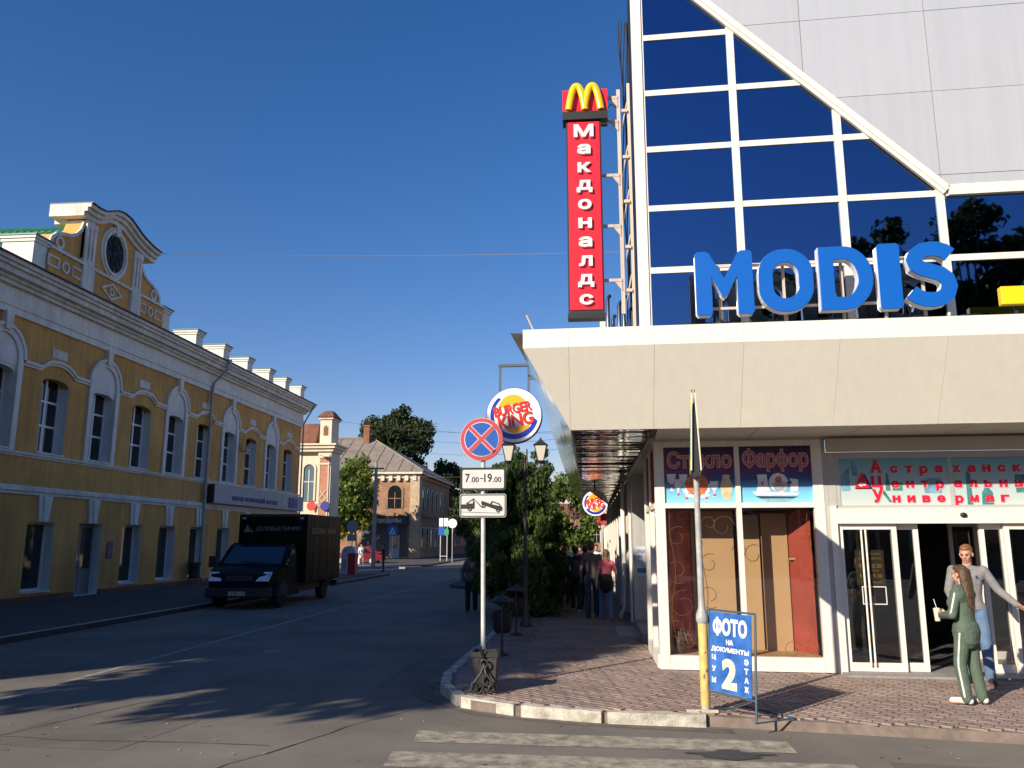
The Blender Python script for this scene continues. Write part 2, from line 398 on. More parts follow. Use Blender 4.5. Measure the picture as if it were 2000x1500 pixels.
for k, (x, y) in enumerate(spots[:300]):
    o = bpy.data.objects.new('paver', pm[k % 6]); COL.objects.link(o); o.parent = rp
    o.matrix_basis = inv @ Matrix.LocRotScale(Vector((x, y, .103+random.uniform(-.002, .002))), Matrix.Rotation(PA+random.uniform(-.012, .012), 4, 'Z').to_quaternion(), Vector((1, 1, 1)))
# the rest of the paving as one relief, in a few clay shades
shades = [M('paver_clay_shade', c, .8, var=.3, vs=1.3, col2=c2, fine=.22, bump=.2, bs=90) for c, c2 in
          [((.285,.21,.182),(.34,.25,.215)), ((.31,.228,.195),(.36,.27,.23)), ((.265,.20,.176),(.32,.24,.21)), ((.295,.222,.18),(.35,.26,.215))]]
b = MB()
for k, (x, y) in enumerate(spots[300:]):
    m = paver_mesh(k % 97); b.mi = random.randrange(4)
    z = .103+random.uniform(-.002, .002)
    b.add([(x+u*pc-v*ps, y+u*ps+v*pc, z+w) for u, v, w in m.v], m.f)
b.build('paver_field', shades, rp, kind='stuff')
MB().box(.98, 2.4, 16.2, 19.0, .10, .26).build('granite_step', granite, rp)
MB().box(.55, 1.0, 16.9, 19.0, .10, .135).build('granite_slab', granite, rp)

def sheet(name, pts, z, mat):
    return MB().add([(x, y, z) for x, y in pts], [tuple(range(len(pts)))]).build(name, mat, kind='structure')
sheet('crossing_stripe', [(-1.85, 9.16), (-1.80, 8.66), (1.95, 8.55), (1.95, 9.02)], .004, paint_worn)
sheet('crossing_stripe', [(-1.92, 8.28), (-1.88, 7.74), (2.4, 7.65), (2.35, 8.18)], .004, paint_worn)
sheet('crossing_stripe', [(-1.9, 7.3), (-1.9, 6.8), (2.4, 6.7), (2.4, 7.2)], .004, paint_worn)
sheet('centre_line', [(-7.57, 8), (-7.45, 8), (-7.35, 47), (-7.47, 47)], .004, paint_faint)
def crack(pts, w, mat, name):
    for k in range(len(pts)-1):
        a = Vector(pts[k]); b_ = Vector(pts[k+1]); n_ = (b_-a).normalized(); n_ = Vector((-n_.y, n_.x))*w*random.uniform(.5, 1.2)/2
        yield [tuple(a+n_), tuple(b_+n_), tuple(b_-n_), tuple(a-n_)]
tar = M('tar_seam', (.05, .046, .042), .8, var=.3, vs=9); patch_m = M('asphalt_patch', (.165, .15, .13), .9, var=.25, vs=1.2, fine=.35, bump=.5, bs=150)
for sd, (x, y, dx, dy, n_) in enumerate(((-9.5, 8.9, .5, -.06, 12), (-3.4, 7.2, .16, .42, 14), (-6.6, 7.0, .1, .4, 16), (3.4, 6.6, .1, .25, 8))):
    r_ = random.Random(sd); pts = [(x, y)]
    for k in range(n_): pts.append((pts[-1][0]+dx+r_.uniform(-.09, .09), pts[-1][1]+dy+r_.uniform(-.09, .09)))
    m_ = MB()
    for q in crack(pts, .018, tar, 'x'): m_.add([(a, b_, .0052) for a, b_ in q], [(0, 1, 2, 3)])
    m_.build('road_crack', tar, kind='structure')
sheet('road_patch', [(-6.2, 8.2), (-4.6, 8.05), (-4.4, 9.4), (-4.9, 9.9), (-6.1, 9.6)], .003, patch_m)
sheet('road_patch', [(-3.0, 11.0), (-2.35, 11.1), (-2.3, 14.5), (-2.95, 14.3)], .003, patch_m)
sheet('road_patch', [(2.6, 7.2), (4.4, 7.0), (4.5, 8.1), (2.7, 8.3)], .003, patch_m)
sheet('oil_stain', [(1.30+.34*cos(t)*(1+.3*sin(5*t)+.12*sin(11*t)), 8.42+.16*sin(t)*(1+.3*cos(4*t))) for t in np.linspace(0, 2*pi, 40)[:-1]], .008, stain)
sheet('kerb_dirt', [(-2.5, 11.6), (-2.14, 12.3), (-2.12, 11.4), (-1.75, 10.4), (-.9, 9.9), (.4, 9.62), (1.5, 9.52), (1.5, 9.32), (-.2, 9.58), (-1.4, 10.0), (-2.2, 10.9)], .0035, M('gutter_dirt', (.13, .115, .09), .95, var=.35, vs=5, fine=.3))
for y in np.arange(50, 58, 1.0):
    sheet('far_crossing_stripe', [(-12.3+(y-50)*.62, 50.3+(y-50)*.9), (-11.9+(y-50)*.62, 50.3+(y-50)*.9), (-10.6+(y-50)*.62, 53.2+(y-50)*.9), (-11.1+(y-50)*.62, 53.2+(y-50)*.9)], .004, paint_worn)
isl = MB().prism([(-17.2, 59.5), (-12.7, 58.6), (-12.0, 59.6), (-12.4, 60.8), (-17.2, 62.2)], 'z', -.05, .13).build('far_pavement', granite, kind='structure')
MB().box(-26, -12.6, 62.2, 130, -.05, .12).build('far_pavement', asphalt_walk, kind='structure')
MB().prism([(-2.05, 29), (-3.0, 31), (-6.0, 36), (-6.4, 46), (-2.05, 46)], 'z', -.05, .118).build('far_pavement', asphalt_walk, kind='structure')
MB().box(-4.0, 8, 46.1, 140, -.05, .12).build('far_pavement', asphalt_walk, kind='structure')
# dry leaves and grit on the road
b = MB()
for k in range(170):
    x = random.uniform(-9, 5); y = random.uniform(6.5, 13)
    z = .1265 if inside(x, y, inner) else .006
    r = random.uniform(.012, .035); a = random.uniform(0, 6.28); t = random.uniform(-.01, .012)
    b.add([(x+r*cos(a), y+r*sin(a), z), (x+.6*r*cos(a+1.3), y+.6*r*sin(a+1.3), z+abs(t)), (x+r*cos(a+pi), y+r*sin(a+pi), z+.004), (x+.6*r*cos(a+4.4), y+.6*r*sin(a+4.4), z+.012)], [(0,1,2,3)])
b.build('fallen_leaves', leaf_dry, kind='stuff')

# ------------------------------------------------------------ yellow two-storey house on the left
XW = -17.5; PITCHW = 2.68; Y0 = 25.2
yb = thing('yellow_house', 'long ochre two-storey house with white trim, curved gable and green roof', 'house', (XW, 25, 0))
ks = range(-3, 9); YS, YE = .5, 48.6
ops = []
for k in ks:
    c = Y0+PITCHW*k; ops.append((c-.68, c+.68, 4.78, 7.3))
    ops.append((c-.68, c+.68, .12 if k == 1 else .41, 2.57))
ys = sorted({YS, YE} | {o[0] for o in ops} | {o[1] for o in ops}); zs = [0, .12, .41, 2.57, 4.78, 7.3, 10.3]
b = MB()
for i in range(len(ys)-1):
    for j in range(len(zs)-1):
        yc = (ys[i]+ys[i+1])/2; zc = (zs[j]+zs[j+1])/2
        if any(o[0] < yc < o[1] and o[2] < zc < o[3] for o in ops): continue
        b.add([(XW, ys[i], zs[j]), (XW, ys[i+1], zs[j]), (XW, ys[i+1], zs[j+1]), (XW, ys[i], zs[j+1])], [(0,1,2,3)])
b.add([(XW,YS,0),(-21,YS,0),(-21,YE,0),(XW,YE,0),(XW,YS,10.4),(-21,YS,10.4),(-21,YE,10.4),(XW,YE,10.4)], [(0,1,5,4),(1,2,6,5),(2,3,7,6),(4,5,6,7)])
b.box(-30, -21.01, 20, 33, 0, 10.4)
b.build('wall', ochre, yb)
D = .38
for y0, y1, z0, z1 in ops:
    b = MB()
    for q in ([(y0,z0),(y0,z1)], [(y1,z0),(y1,z1)], [(y0,z1),(y1,z1)], [(y0,z0),(y1,z0)]):
        (a, c), (e, f) = q
        b.add([(XW,a,c),(XW-D,a,c),(XW-D,e,f),(XW,e,f)], [(0,1,2,3)])
    b.build('window_reveal', white_pl, yb)
# segmental heads of the upper windows
for k in ks:
    b = MB(); b2 = MB(); c = Y0+PITCHW*k
    pts = [(c-.68, 7.3), (c-.68, 7.02)]+[(c+.68*sin(t), 7.02+.2*(1-(t/ (pi/2))**2)) for t in np.linspace(-pi/2, pi/2, 13)][1:-1]+[(c+.68, 7.02), (c+.68, 7.3)]
    MB().prism(pts, 'x', XW-.30, XW-.003).build('window_head', white_pl if k % 2 else ochre, yb)
# trims
MB().box(XW-.01, XW+.06, YS, 27.15, -.02, .28).box(XW-.01, XW+.06, 28.65, YE, -.02, .28).build('plinth', plinth_m, yb)
b = MB()
b.box(XW-.01, XW+.12, YS, YE, 3.50, 3.60).box(XW-.01, XW+.07, YS, YE, 3.40, 3.497).box(XW-.01, XW+.09, YS, YE, 3.603, 3.67)
b.build('string_course', white_pl2, yb)
b = MB(); b.box(XW-.01, XW+.10, YS, YE, 4.62, 4.70).box(XW-.01, XW+.05, YS, YE, 4.55, 4.617); b.build('sill_course', white_pl2, yb)
for k in ks:                                     # flared keystones over the ground-floor windows
    c = Y0+PITCHW*k
    MB().prism([(c-.22, 2.573), (c+.22, 2.573), (c+.34, 3.397), (c-.34, 3.397)], 'x', XW-.005, XW+.07).prism([(c-.06, 2.6), (c+.06, 2.6), (c+.12, 3.38), (c-.12, 3.38)], 'x', XW+.073, XW+.12).build('keystone', white_pl, yb)
    MB().box(XW-D, XW+.06, c-.70, c+.70, .36 if k != 1 else .10, .405 if k != 1 else .118).build('sill', white_pl2 if k != 1 else granite, yb)
    MB().box(XW-D, XW+.07, c-.70, c+.70, 4.72, 4.775).build('sill', white_pl2, yb)
    if k % 2:                               # arched surround with a blind head
        out = [(c-.93, 4.705), (c-.93, 7.5)]+arc(c, 7.5, .93, 180, 0, 20)[1:-1]+[(c+.93, 7.5), (c+.93, 4.705)]
        inn = [(c-.70, 4.705), (c-.70, 7.5)]+arc(c, 7.5, .70, 180, 0, 20)[1:-1]+[(c+.70, 7.5), (c+.70, 4.705)]
        m = MB(); n = len(out)
        def q(p, d): return (d, p[0], p[1])
        vs = [q(p, XW-.01) for p in out]+[q(p, XW-.01) for p in inn]+[q(p, XW+.075) for p in out]+[q(p, XW+.075) for p in inn]
        fs = []
        for i in range(n-1):
            fs += [(2*n+i, 3*n+i, 3*n+i+1, 2*n+i+1), (i, 2*n+i, 2*n+i+1, i+1), (n+i, n+i+1, 3*n+i+1, 3*n+i)]
        m.add(vs, fs)
        o2 = arc(c, 7.5, 1.0, 180, 0, 20); i2 = arc(c, 7.5, .90, 180, 0, 20)
        m.add([q(p, XW+.12) for p in o2]+[q(p, XW+.12) for p in i2]+[q(p, XW) for p in o2]+[q(p, XW+.07) for p in i2],
              [f for i in range(20) for f in ((i, i+1, 22+i, 21+i), (42+i, 43+i, i+1, i), (21+i, 22+i, 64+i, 63+i))])
        m.build('arch_surround', white_pl, yb)
        MB().prism([(c-.69, 7.303), (c-.69, 7.5)]+arc(c, 7.5, .69, 180, 0, 20)[1:-1]+[(c+.69, 7.5), (c+.69, 7.303)], 'x', XW-.02, XW+.012).build('blind_arch', white_pl, yb)
        MB().prism([(c-.11, 8.28), (c+.11, 8.28), (c+.17, 8.84), (c-.17, 8.84)], 'x', XW, XW+.17).build('arch_keystone', white_pl, yb)
    else:
        MB().box(XW-.01, XW+.03, c-.40, c+.40, 7.93, 8.22).build('plaque', white_pl2, yb)
    # upper string course rises over the plain windows
    if k % 2 == 0:
        p = [(c-PITCHW+.95, 7.44), (c-.95, 7.44), (c-.85, 7.47), (c-.75, 7.56), (c-.45, 7.70), (c, 7.75), (c+.45, 7.70), (c+.75, 7.56), (c+.85, 7.47), (c+.95, 7.44), (min(c+PITCHW-.95, YE-.02), 7.44)]
        for (h0, h1, pr) in ((0, .09, .12), (-.08, -.003, .06)):
            lo = [(y, z+h0) for y, z in p]; hi = [(y, z+h1) for y, z in p]
            m = MB(); n = len(p)
            vs = [(XW-.01, y, z) for y, z in lo]+[(XW+pr, y, z) for y, z in lo]+[(XW-.01, y, z) for y, z in hi]+[(XW+pr, y, z) for y, z in hi]
            fs = [f for i in range(n-1) for f in ((n+i, n+i+1, 3*n+i+1, 3*n+i), (2*n+i, 3*n+i, 3*n+i+1, 2*n+i+1), (i, i+1, n+i+1, n+i))]
            m.add(vs, fs).build('hood_mould', white_pl, yb)
# entablature and cornice
for nm, z0, z1, pr, mt in (('architrave', 8.80, 9.02, .10, white_pl), ('architrave', 9.023, 9.22, .14, white_pl), ('frieze', 9.223, 9.62, .09, white_pl), ('cornice', 9.623, 9.74, .24, white_pl2), ('cornice', 9.743, 9.84, .33, white_pl2), ('cornice', 9.843, 10.02, .52, white_pl2), ('cornice', 10.023, 10.13, .62, white_pl2), ('cornice', 10.133, 10.26, .70, white_pl2)):
    MB().box(XW-.05, XW+pr, YS, YE+pr*.8, z0, z1).build(nm, mt, yb)
MB().box(XW-.3, XW+.78, YS, YE+.6, 10.263, 10.30).build('eave_flashing', dark_metal, yb)
# green tin roof: main slope and the cross roof behind the gable
m = MB(); m.add([(-16.75,YS,10.31),(-16.75,YE+.55,10.31),(-19.25,46.5,11.1),(-19.25,3,11.1),(-21.6,YE+.55,10.31),(-21.6,YS,10.31)], [(0,1,2,3),(1,4,2),(4,5,3,2),(5,0,3)])
m.build('roof', green_roof, yb)
rf = MB().prism([(23.6, 10.5), (27.4, 13.5), (31.2, 10.5)], 'x', -26, -18.05).build('cross_roof', green_roof, yb)
m = MB()
for r_ in range(9):                              # tile courses on the near slope
    t0 = r_/9; y0 = 23.6+3.8*t0; z0 = 10.5+3.0*t0
    for c_ in range(26):
        x = -18.1-c_*.28
        m.add([(x, y0, z0+.005), (x-.27, y0, z0+.005), (x-.27, y0+.46, z0+.40), (x, y0+.46, z0+.40), (x-.07, y0-.02, z0+.07), (x-.2, y0-.02, z0+.07)], [(0,4,3),(4,5,2,3),(5,1,2),(0,1,5,4)])
m.build('roof_tiles', green_roof, yb, kind='stuff')
# gable
gx0, gx1 = XW-.55, XW+.18
gb = MB().box(gx0, gx1, 23.9, 31.2, 10.301, 11.36).prism([(25.62, 11.36), (29.28, 11.36), (29.28, 13.05), (25.62, 13.05)], 'x', gx0, gx1)
gb.prism([(25.62,13.05),(29.28,13.05),(29.28,13.3),(28.6,13.42),(27.9,13.62),(27.3,13.68),(26.7,13.52),(26.2,13.32),(25.62,13.28)], 'x', gx0, gx1)
volR = [(29.28, 11.36), (29.28, 12.95), (29.4, 12.6), (29.65, 12.33), (29.95, 12.18), (30.3, 12.1), (30.65, 11.98), (30.88, 11.78), (30.95, 11.55), (30.95, 11.36)]
volL = [(54.9-y, z) for y, z in volR][::-1]
gb.prism(volR, 'x', gx0, gx1-.1).prism(volL, 'x', gx0, gx1-.1)
gable = gb.build('gable', ochre, yb)
m = MB()
m.box(gx0-.04, gx1+.09, 23.88, 31.22, 11.363, 11.46).box(gx0, gx1+.05, 23.9, 31.2, 10.302, 10.55)
for y in (25.60, 28.66): m.box(gx0, gx1+.10, y, y+.64, 10.553, 11.36); m.box(gx0, gx1+.06, y, y+.64, 11.463, 11.62); m.box(gx0, gx1+.08, y, y+.64, 12.78, 13.0)
for y in (25.60, 28.66):
    for dd in (0, .22, .44): m.box(gx0+.3, gx1+.07, y+.02+dd, y+.17+dd, 11.62, 12.78)
m.build('pilaster', white_pl2, gable)
crv = [(25.3,13.42),(25.75,13.40),(26.15,13.44),(26.5,13.58),(26.85,13.76),(27.3,13.84),(27.75,13.80),(28.15,13.66),(28.5,13.52),(28.9,13.42),(29.35,13.34),(29.75,13.30),(30.05,13.30)]
for (h0, h1, pr, mt) in ((-.36, -.2, .10, white_pl2), (-.197, -.06, .22, white_pl2), (-.057, .08, .34, white_pl2), (.083, .125, .40, dark_metal)):
    n = len(crv); vs = []
    for y, z in crv: vs += [(-18.5, y, z+h0), (gx1+pr, y, z+h0), (gx1+pr, y, z+h1), (-18.5, y, z+h1)]
    fs = [(i*4+k, i*4+(k+1) % 4, (i+1)*4+(k+1) % 4, (i+1)*4+k) for i in range(n-1) for k in range(4)]+[(3,2,1,0), tuple(4*n-4+k for k in range(4))]
    MB().add(vs, fs).build('pediment_moulding', mt, gable)
MB().box(-18.5, gx1+.04, 25.62, 26.1, 12.9, 13.2).build('gable_return', white_ch, gable)
for vol, s in ((volR, 1), (volL, 1)):
    m = MB()
    L, R = stroke([p for p in vol if p[1] > 11.4], .12)
    n = len(L); vs = [(gx1-.1, *p) for p in L]+[(gx1-.1, *p) for p in R]+[(gx1-.03, *p) for p in L]+[(gx1-.03, *p) for p in R]
    m.add(vs, [f for i in range(n-1) for f in ((2*n+i, 3*n+i, 3*n+i+1, 2*n+i+1), (i, 2*n+i, 2*n+i+1, i+1), (n+i, n+i+1, 3*n+i+1, 3*n+i))]).build('volute_moulding', white_pl2, gable)
for cy in (24.45, 30.45):
    MB().ring(arc(cy, 11.74, .22, 0, 360, 20), arc(cy, 11.74, .13, 0, 360, 20), 'x', gx1-.11, gx1-.04).build('scroll_eye', white_pl2, gable)
for cy in (24.75, 30.15):
    MB().ring(arc(cy, 10.96, .2, 0, 360, 20), arc(cy, 10.96, .13, 0, 360, 20), 'x', gx1-.01, gx1+.05).build('roundel', white_pl2, gable)
    for e in (-.62, .62):
        MB().ring([(cy+e-.28, 10.78), (cy+e+.28, 10.78), (cy+e+.28, 11.16), (cy+e-.28, 11.16)], [(cy+e-.22, 10.84), (cy+e+.22, 10.84), (cy+e+.22, 11.10), (cy+e-.22, 11.10)], 'x', gx1-.01, gx1+.04).build('panel_frame', white_pl2, gable)
m = MB().ring([(27.45, 11.28), (26.75, 10.95), (27.45, 10.62), (28.15, 10.95)], [(27.45, 11.19), (26.93, 10.95), (27.45, 10.71), (27.97, 10.95)], 'x', gx1-.01, gx1+.05)
m.ring(arc(27.45, 10.95, .15, 0, 360, 16), arc(27.45, 10.95, .09, 0, 360, 16), 'x', gx1-.01, gx1+.05)
m.build('gable_ornament', white_pl2, gable)
ov = arc(27.4, 12.4, .60, 0, 360, 32, .72); m = MB()
m.ring(arc(27.4, 12.4, .86, 0, 360, 32, .98), ov, 'x', gx1-.01, gx1+.06).ring(arc(27.4, 12.4, .76, 0, 360, 32, .88), arc(27.4, 12.4, .66, 0, 360, 32, .78), 'x', gx1+.06, gx1+.11)
m.prism([(27.3, 13.05), (27.5, 13.05), (27.55, 13.45), (27.25, 13.45)], 'x', gx1, gx1+.14)
m.build('oval_frame', white_pl2, gable)
MB().prism(arc(27.4, 12.4, .61, 0, 360, 32, .73)[:-1], 'x', gx1-.02, gx1+.008).build('oval_opening', black, gable)
m = MB()
for a in range(0, 180, 30):
    dy, dz = .58*cos(radians(a)), .70*sin(radians(a)); m.tube([(gx1+.03, 27.4-dy, 12.4-dz), (gx1+.03, 27.4+dy, 12.4+dz)], .018)
for k in range(8):
    a = k*pi/4; m.tube([(gx1+.035, 27.4+.40*cos(a)+.12*cos(t), 12.4+.47*sin(a)+.14*sin(t)) for t in np.linspace(0, 5.5, 10)], .02)
m.build('oval_grille', iron, gable)
def post(y, x0=-18.35, z1=11.30, name='parapet_post'):
    m = MB().box(x0, XW+.12, y, y+.66, 10.301, z1-.22)
    m.box(x0-.05, XW+.17, y-.04, y+.70, z1-.218, z1-.12); m.box(x0-.09, XW+.21, y-.08, y+.74, z1-.118, z1-.03)
    o = m.build(name, white_ch, yb); MB().box(x0-.12, XW+.25, y-.11, y+.77, z1-.028, z1+.015).build('tin_cap', green_tin, o)
for y in (34.25, 37.08, 39.9, 42.8, 45.3, 47.85): post(y)
post(23.22, -18.45, 11.56); post(31.2, -18.3, 11.5)
# upper windows: white frame with two lights in three rows
def window(c, z0, z1, cols, rows, x, name='window', glass=dark_glass, w=.68, arched=False):
    f = MB(); t = .045
    f.box(x, x+.06, c-w, c-w+.07, z0, z1).box(x, x+.06, c+w-.07, c+w, z0, z1).box(x, x+.06, c-w+.07, c+w-.07, z0, z0+.07).box(x, x+.06, c-w+.07, c+w-.07, z1-.07, z1)
    vb = [c-w+2*w*i/cols for i in range(1, cols)]
    for y in vb: f.box(x+.002, x+.058, y-t, y+t, z0+.07, z1-.07)
    hb = [z0+(z1-z0)*r for r in rows]
    for z in hb: f.box(x+.004, x+.055, c-w+.07, c+w-.07, z-t*.8, z+t*.8)
    o = f.build(name, pvc, yb)
    yy = [c-w+.07]+vb+[c+w-.07]; zz = [z0+.07]+hb+[z1-.07]
    for i in range(len(yy)-1):
        for j in range(len(zz)-1):
            MB().box(x+.02, x+.026, yy[i]+(t if i else 0), yy[i+1]-(t if i < len(yy)-2 else 0), zz[j]+(t*.8 if j else 0), zz[j+1]-(t*.8 if j < len(zz)-2 else 0)).build('pane', glass, o)
    return o
for k in ks:
    c = Y0+PITCHW*k
    window(c, 4.78, 7.3, 2, (.36, .68), XW-D, 'window')
    if k != 1: window(c, .41, 2.57, 1, (), XW-D, 'shop_window', dark_glass2)
    MB().box(XW-D-.3, XW-D-.25, c-.68, c+.68, .2, 7.3).build('blind_wall', interior, yb)
d = MB().box(XW-D, XW-D+.06, 27.2, 28.56, .12, 2.57).build('door', door_grey, yb)
c = Y0+PITCHW
for a, e in ((c-.60, c-.12), (c-.02, c+.60)):
    MB().box(XW-D+.062, XW-D+.067, a, e, 1.02, 2.45).build('pane', dark_glass2, d)
    MB().box(XW-D+.062, XW-D+.075, a, e, .25, .9).build('door_panel', door_grey, d)
MB().cyl((XW-D+.12, c-.07, 1.0), (XW-D+.12, c-.07, 1.3), .015).build('handle', zinc, d)
m = MB()                                         # drainpipe with its swan neck
m.tube([(XW+.72, 36.4, 10.15), (XW+.7, 36.4, 9.9), (XW+.45, 36.25, 9.55), (XW+.2, 36.12, 9.2), (XW+.16, 36.1, 8.6), (XW+.16, 36.1, .55), (XW+.2, 36.1, .35), (XW+.38, 36.1, .24)], .065, 10)
m.lathe([(.07, 0), (.16, .2), (.16, .26)], (XW+.72, 36.4, 10.1), 10)
for z in (1.5, 4.0, 6.4, 8.2): m.cyl((XW+.16, 36.1, z), (XW+.16, 36.1, z+.06), .078)
m.build('drainpipe', grey_pipe, yb, smooth=True, auto=40)
m = MB(); m.tube([(XW+.74, 48.8, 10.2), (XW+.3, 48.72, 9.4), (XW+.12, 48.68, 9.0), (XW+.12, 48.68, .3)], .05, 8); m.build('drainpipe', grey_pipe, yb)
# hanging bits that can be lifted off the house
sb = thing('shop_fascia_sign', 'long grey shop sign board with navy lettering on the ochre house', 'shop sign', (XW+.1, 42, 3.6))
MB().box(XW+.13, XW+.42, 36.5, 48.42, 3.69, 4.53).build('board', grey_sign, sb)
MB().box(XW+.125, XW+.425, 36.42, 36.497, 3.68, 4.54).build('end_cap', dark_metal, sb)
ax, up = (0, 1, 0), (0, 0, 1); fx = XW+.421
MB().text('центр коллекций легких', (fx, 38.4, 3.83), ax, up, w=5.9, h=.34, bold=.035, ex=.02).build('lettering', navy, sb)
MB().box(fx, fx+.03, 46.0, 47.35, 3.83, 4.40).build('logo_square', navy, sb)
MB().text('КВ', (fx+.031, 46.12, 3.90), ax, up, w=1.1, h=.42, ex=.01, bold=.01).build('logo_letters', M('logo_violet', (.09, .08, .36), .5), sb)
MB().text('К', (fx, 45.0, 3.83), ax, up, w=.7, h=.55, ex=.02, bold=.03).build('logo_letter', white_pl2, sb)
pq = thing('wall_plaque', 'small navy notice plaque beside the grey door', 'plaque', (XW, 29.1, 1.4))
MB().box(XW+.002, XW+.03, 28.95, 29.3, 1.35, 1.95).build('panel', navy, pq)
for i in range(6): MB().text('режим работы'[:8+i % 4], (XW+.031, 28.99, 1.85-i*.085), ax, up, w=.24, h=.04, ex=.002, bold=0).build('lettering', grey_sign, pq)
ds = thing('satellite_dish', 'small grey satellite dish fixed between two upper windows', 'satellite dish', (XW, 40.0, 6.6))
m = MB(); m.lathe([(.0, -.09), (.15, -.06), (.27, .0), (.31, .04), (.29, .045), (.2, -.02), (.0, -.05)], (0, 0, 0), 18)
m.xf(lambda x, y, z: (XW+.42+z*.6+x*.25, 40.0+y, 6.62+x*.75-z*.3)); m.build('reflector', grey_pipe, ds, smooth=True)
MB().tube([(XW, 40.0, 6.4), (XW+.2, 40, 6.4), (XW+.36, 40, 6.58)], .022).tube([(XW+.38, 40, 6.35), (XW+.75, 39.95, 6.6)], .014).build('arm', grey_pipe, ds)
wb = thing('litter_bin', 'small black litter bin against the ochre wall by the drainpipe', 'litter bin', (XW+.35, 35.2, .12))
m = MB().lathe([(.17, .25), (.22, .3), (.24, .85), (.27, .87), (.27, .92), (.2, .92), (.19, .4)], (XW+.35, 35.2, .12), 14); m.build('bucket', iron, wb, smooth=True, auto=30)
MB().cyl((XW+.12, 35.2, .12), (XW+.12, 35.2, 1.1), .025).build('stand', iron, wb)
# ------------------------------------------------------------ department store on the corner
TH = -.045; CT, ST = cos(TH), sin(TH)
def T(u, v, z): return (1.04+u*CT-v*ST, 12.83+u*ST+v*CT, z)
EU = (CT, ST, 0); EZ = (0, 0, 1)
mall = thing('department_store', 'glass and panel department store with beige canopy on the corner', 'store', (1.04, 12.83, 0))
class FB(MB):                                    # boxes given in facade coordinates u (right), v (inwards), z
    def build(s, *a, **k):
        s.v = [T(*p) for p in s.v]; return MB.build(s, *a, **k)
    def lett(s, body, u, v, z, **k):
        t = MB().text(body, (u, 0, z), (1, 0, 0), (0, 0, 1), **k)
        return s.add([(a, v+b, c) for a, b, c in t.v], t.f)
# --- glazed upper wall with a diagonal edge
UC = [0, 1.47, 3.08, 4.53, 6.10, 7.65, 9.2]; ZR = [4.80, 6.27, 7.33, 8.37, 9.39, 10.42, 11.45, 12.5]
def diag_u(z): return 4.60+(7.35-z)*(4.60-.93)/(11.1-7.35)       # u of the diagonal at height z
def clip_poly(p, fn):
    out = []
    for i in range(len(p)):
        a, b = p[i-1], p[i]; fa, fb = fn(a), fn(b)
        if (fa >= 0) != (fb >= 0):
            t = fa/(fa-fb); out.append((a[0]+(b[0]-a[0])*t, a[1]+(b[1]-a[1])*t))
        if fb >= 0: out.append(b)
    return out
for i in range(len(UC)-1):
    for j in range(len(ZR)-1):
        u0, u1, z0, z1 = UC[i], UC[i+1], ZR[j], ZR[j+1]
        p = [(u0, z0), (u1, z0), (u1, z1), (u0, z1)]
        if z0 >= 7.3: p = clip_poly(p, lambda q: diag_u(q[1])+.3-q[0])
        if len(p) > 2:
            e = random.uniform(-.006, .006), random.uniform(-.006, .006)
            FB().add([(u, -.02+(u-u0)*e[0]+(z-z0)*e[1], z) for u, z in p], [tuple(range(len(p)))]).build('glass_pane', glass_blue, mall)
# mullions and rails
def bar(u0, u1, z0, z1, name, mat=alu_white, v0=-.045, v1=.055):
    FB().box(u0, u1, v0, v1, z0, z1).build(name, mat, mall)
for i, u in enumerate(UC):
    w = .065 if i else .07
    zt = 13 if i == 0 else (ZR[2] if u > 4.55 else 7.35+(4.60-u)*(11.1-7.35)/(4.60-.93)-.02)
    if i == 0: bar(u-.17, u-.003, 4.8, 13.4, 'corner_post', alu_white, -.07, .2)
    bar(u-w if i else u, u+w-.01 if i else u+.03, 4.8, zt, 'mullion', alu_white)
for j, z in enumerate(ZR):
    ue = UC[-1] if z < 7.4 else diag_u(z)
    if ue < .2: continue
    for i in range(len(UC)-1):
        a = UC[i]+(.062 if i else .033); b = min(UC[i+1]-.068, ue)
        if b > a+.03 and j > 0: bar(a, b, z-.05, z+.05, 'rail', alu_white, -.04, .05)
# diagonal white edge and the horizontal trim that carries on from its foot
dz = 7.37; p0 = (4.62, 7.36); p1 = (diag_u(13.3), 13.3)
L_, R_ = stroke([p0, ((p0[0]+p1[0])/2, (p0[1]+p1[1])/2), p1], .17)
FB().prism(L_+R_[::-1], 'y', -.09, -.03).build('diagonal_trim', alu_white, mall)
L_, R_ = stroke([p0, ((p0[0]+p1[0])/2, (p0[1]+p1[1])/2), p1], .05)
FB().prism(L_+R_[::-1], 'y', -.115, -.093).build('diagonal_bead', alu_white, mall)
FB().box(4.64, 14, -.09, -.05, 7.28, 7.45).build('panel_trim', alu_white, mall)
# big grey composite panels
PU = [-1.32, .64, 2.60, 4.55, 6.5, 8.45, 10.4, 12.35, 14.3]; PZ = [7.455, 7.62, 9.05, 10.48, 11.91, 13.3]
for i in range(len(PU)-1):
    for j in range(len(PZ)-1):
        g = .004
        p = [(PU[i]+g, PZ[j]+g), (PU[i+1]-g, PZ[j]+g), (PU[i+1]-g, PZ[j+1]-g), (PU[i]+g, PZ[j+1]-g)]
        p = clip_poly(p, lambda q: q[0]-diag_u(q[1])-.03)
        if len(p) > 2 and j > 0 or (len(p) > 2 and j == 0):
            FB().prism(p, 'y', -.075+random.uniform(-.003, .003), -.04).build('wall_panel', panel_m, mall)
FB().box(-.16, 14.3, .21, 9, 4.8, 13.3).build('upper_core', black, mall)
MB().add([(.92,13.05,4.8),(2.9,28,4.8),(2.9,28,13.3),(.92,13.05,13.3)], [(0,1,2,3)]).build('upper_side_wall', grey_rec, mall)
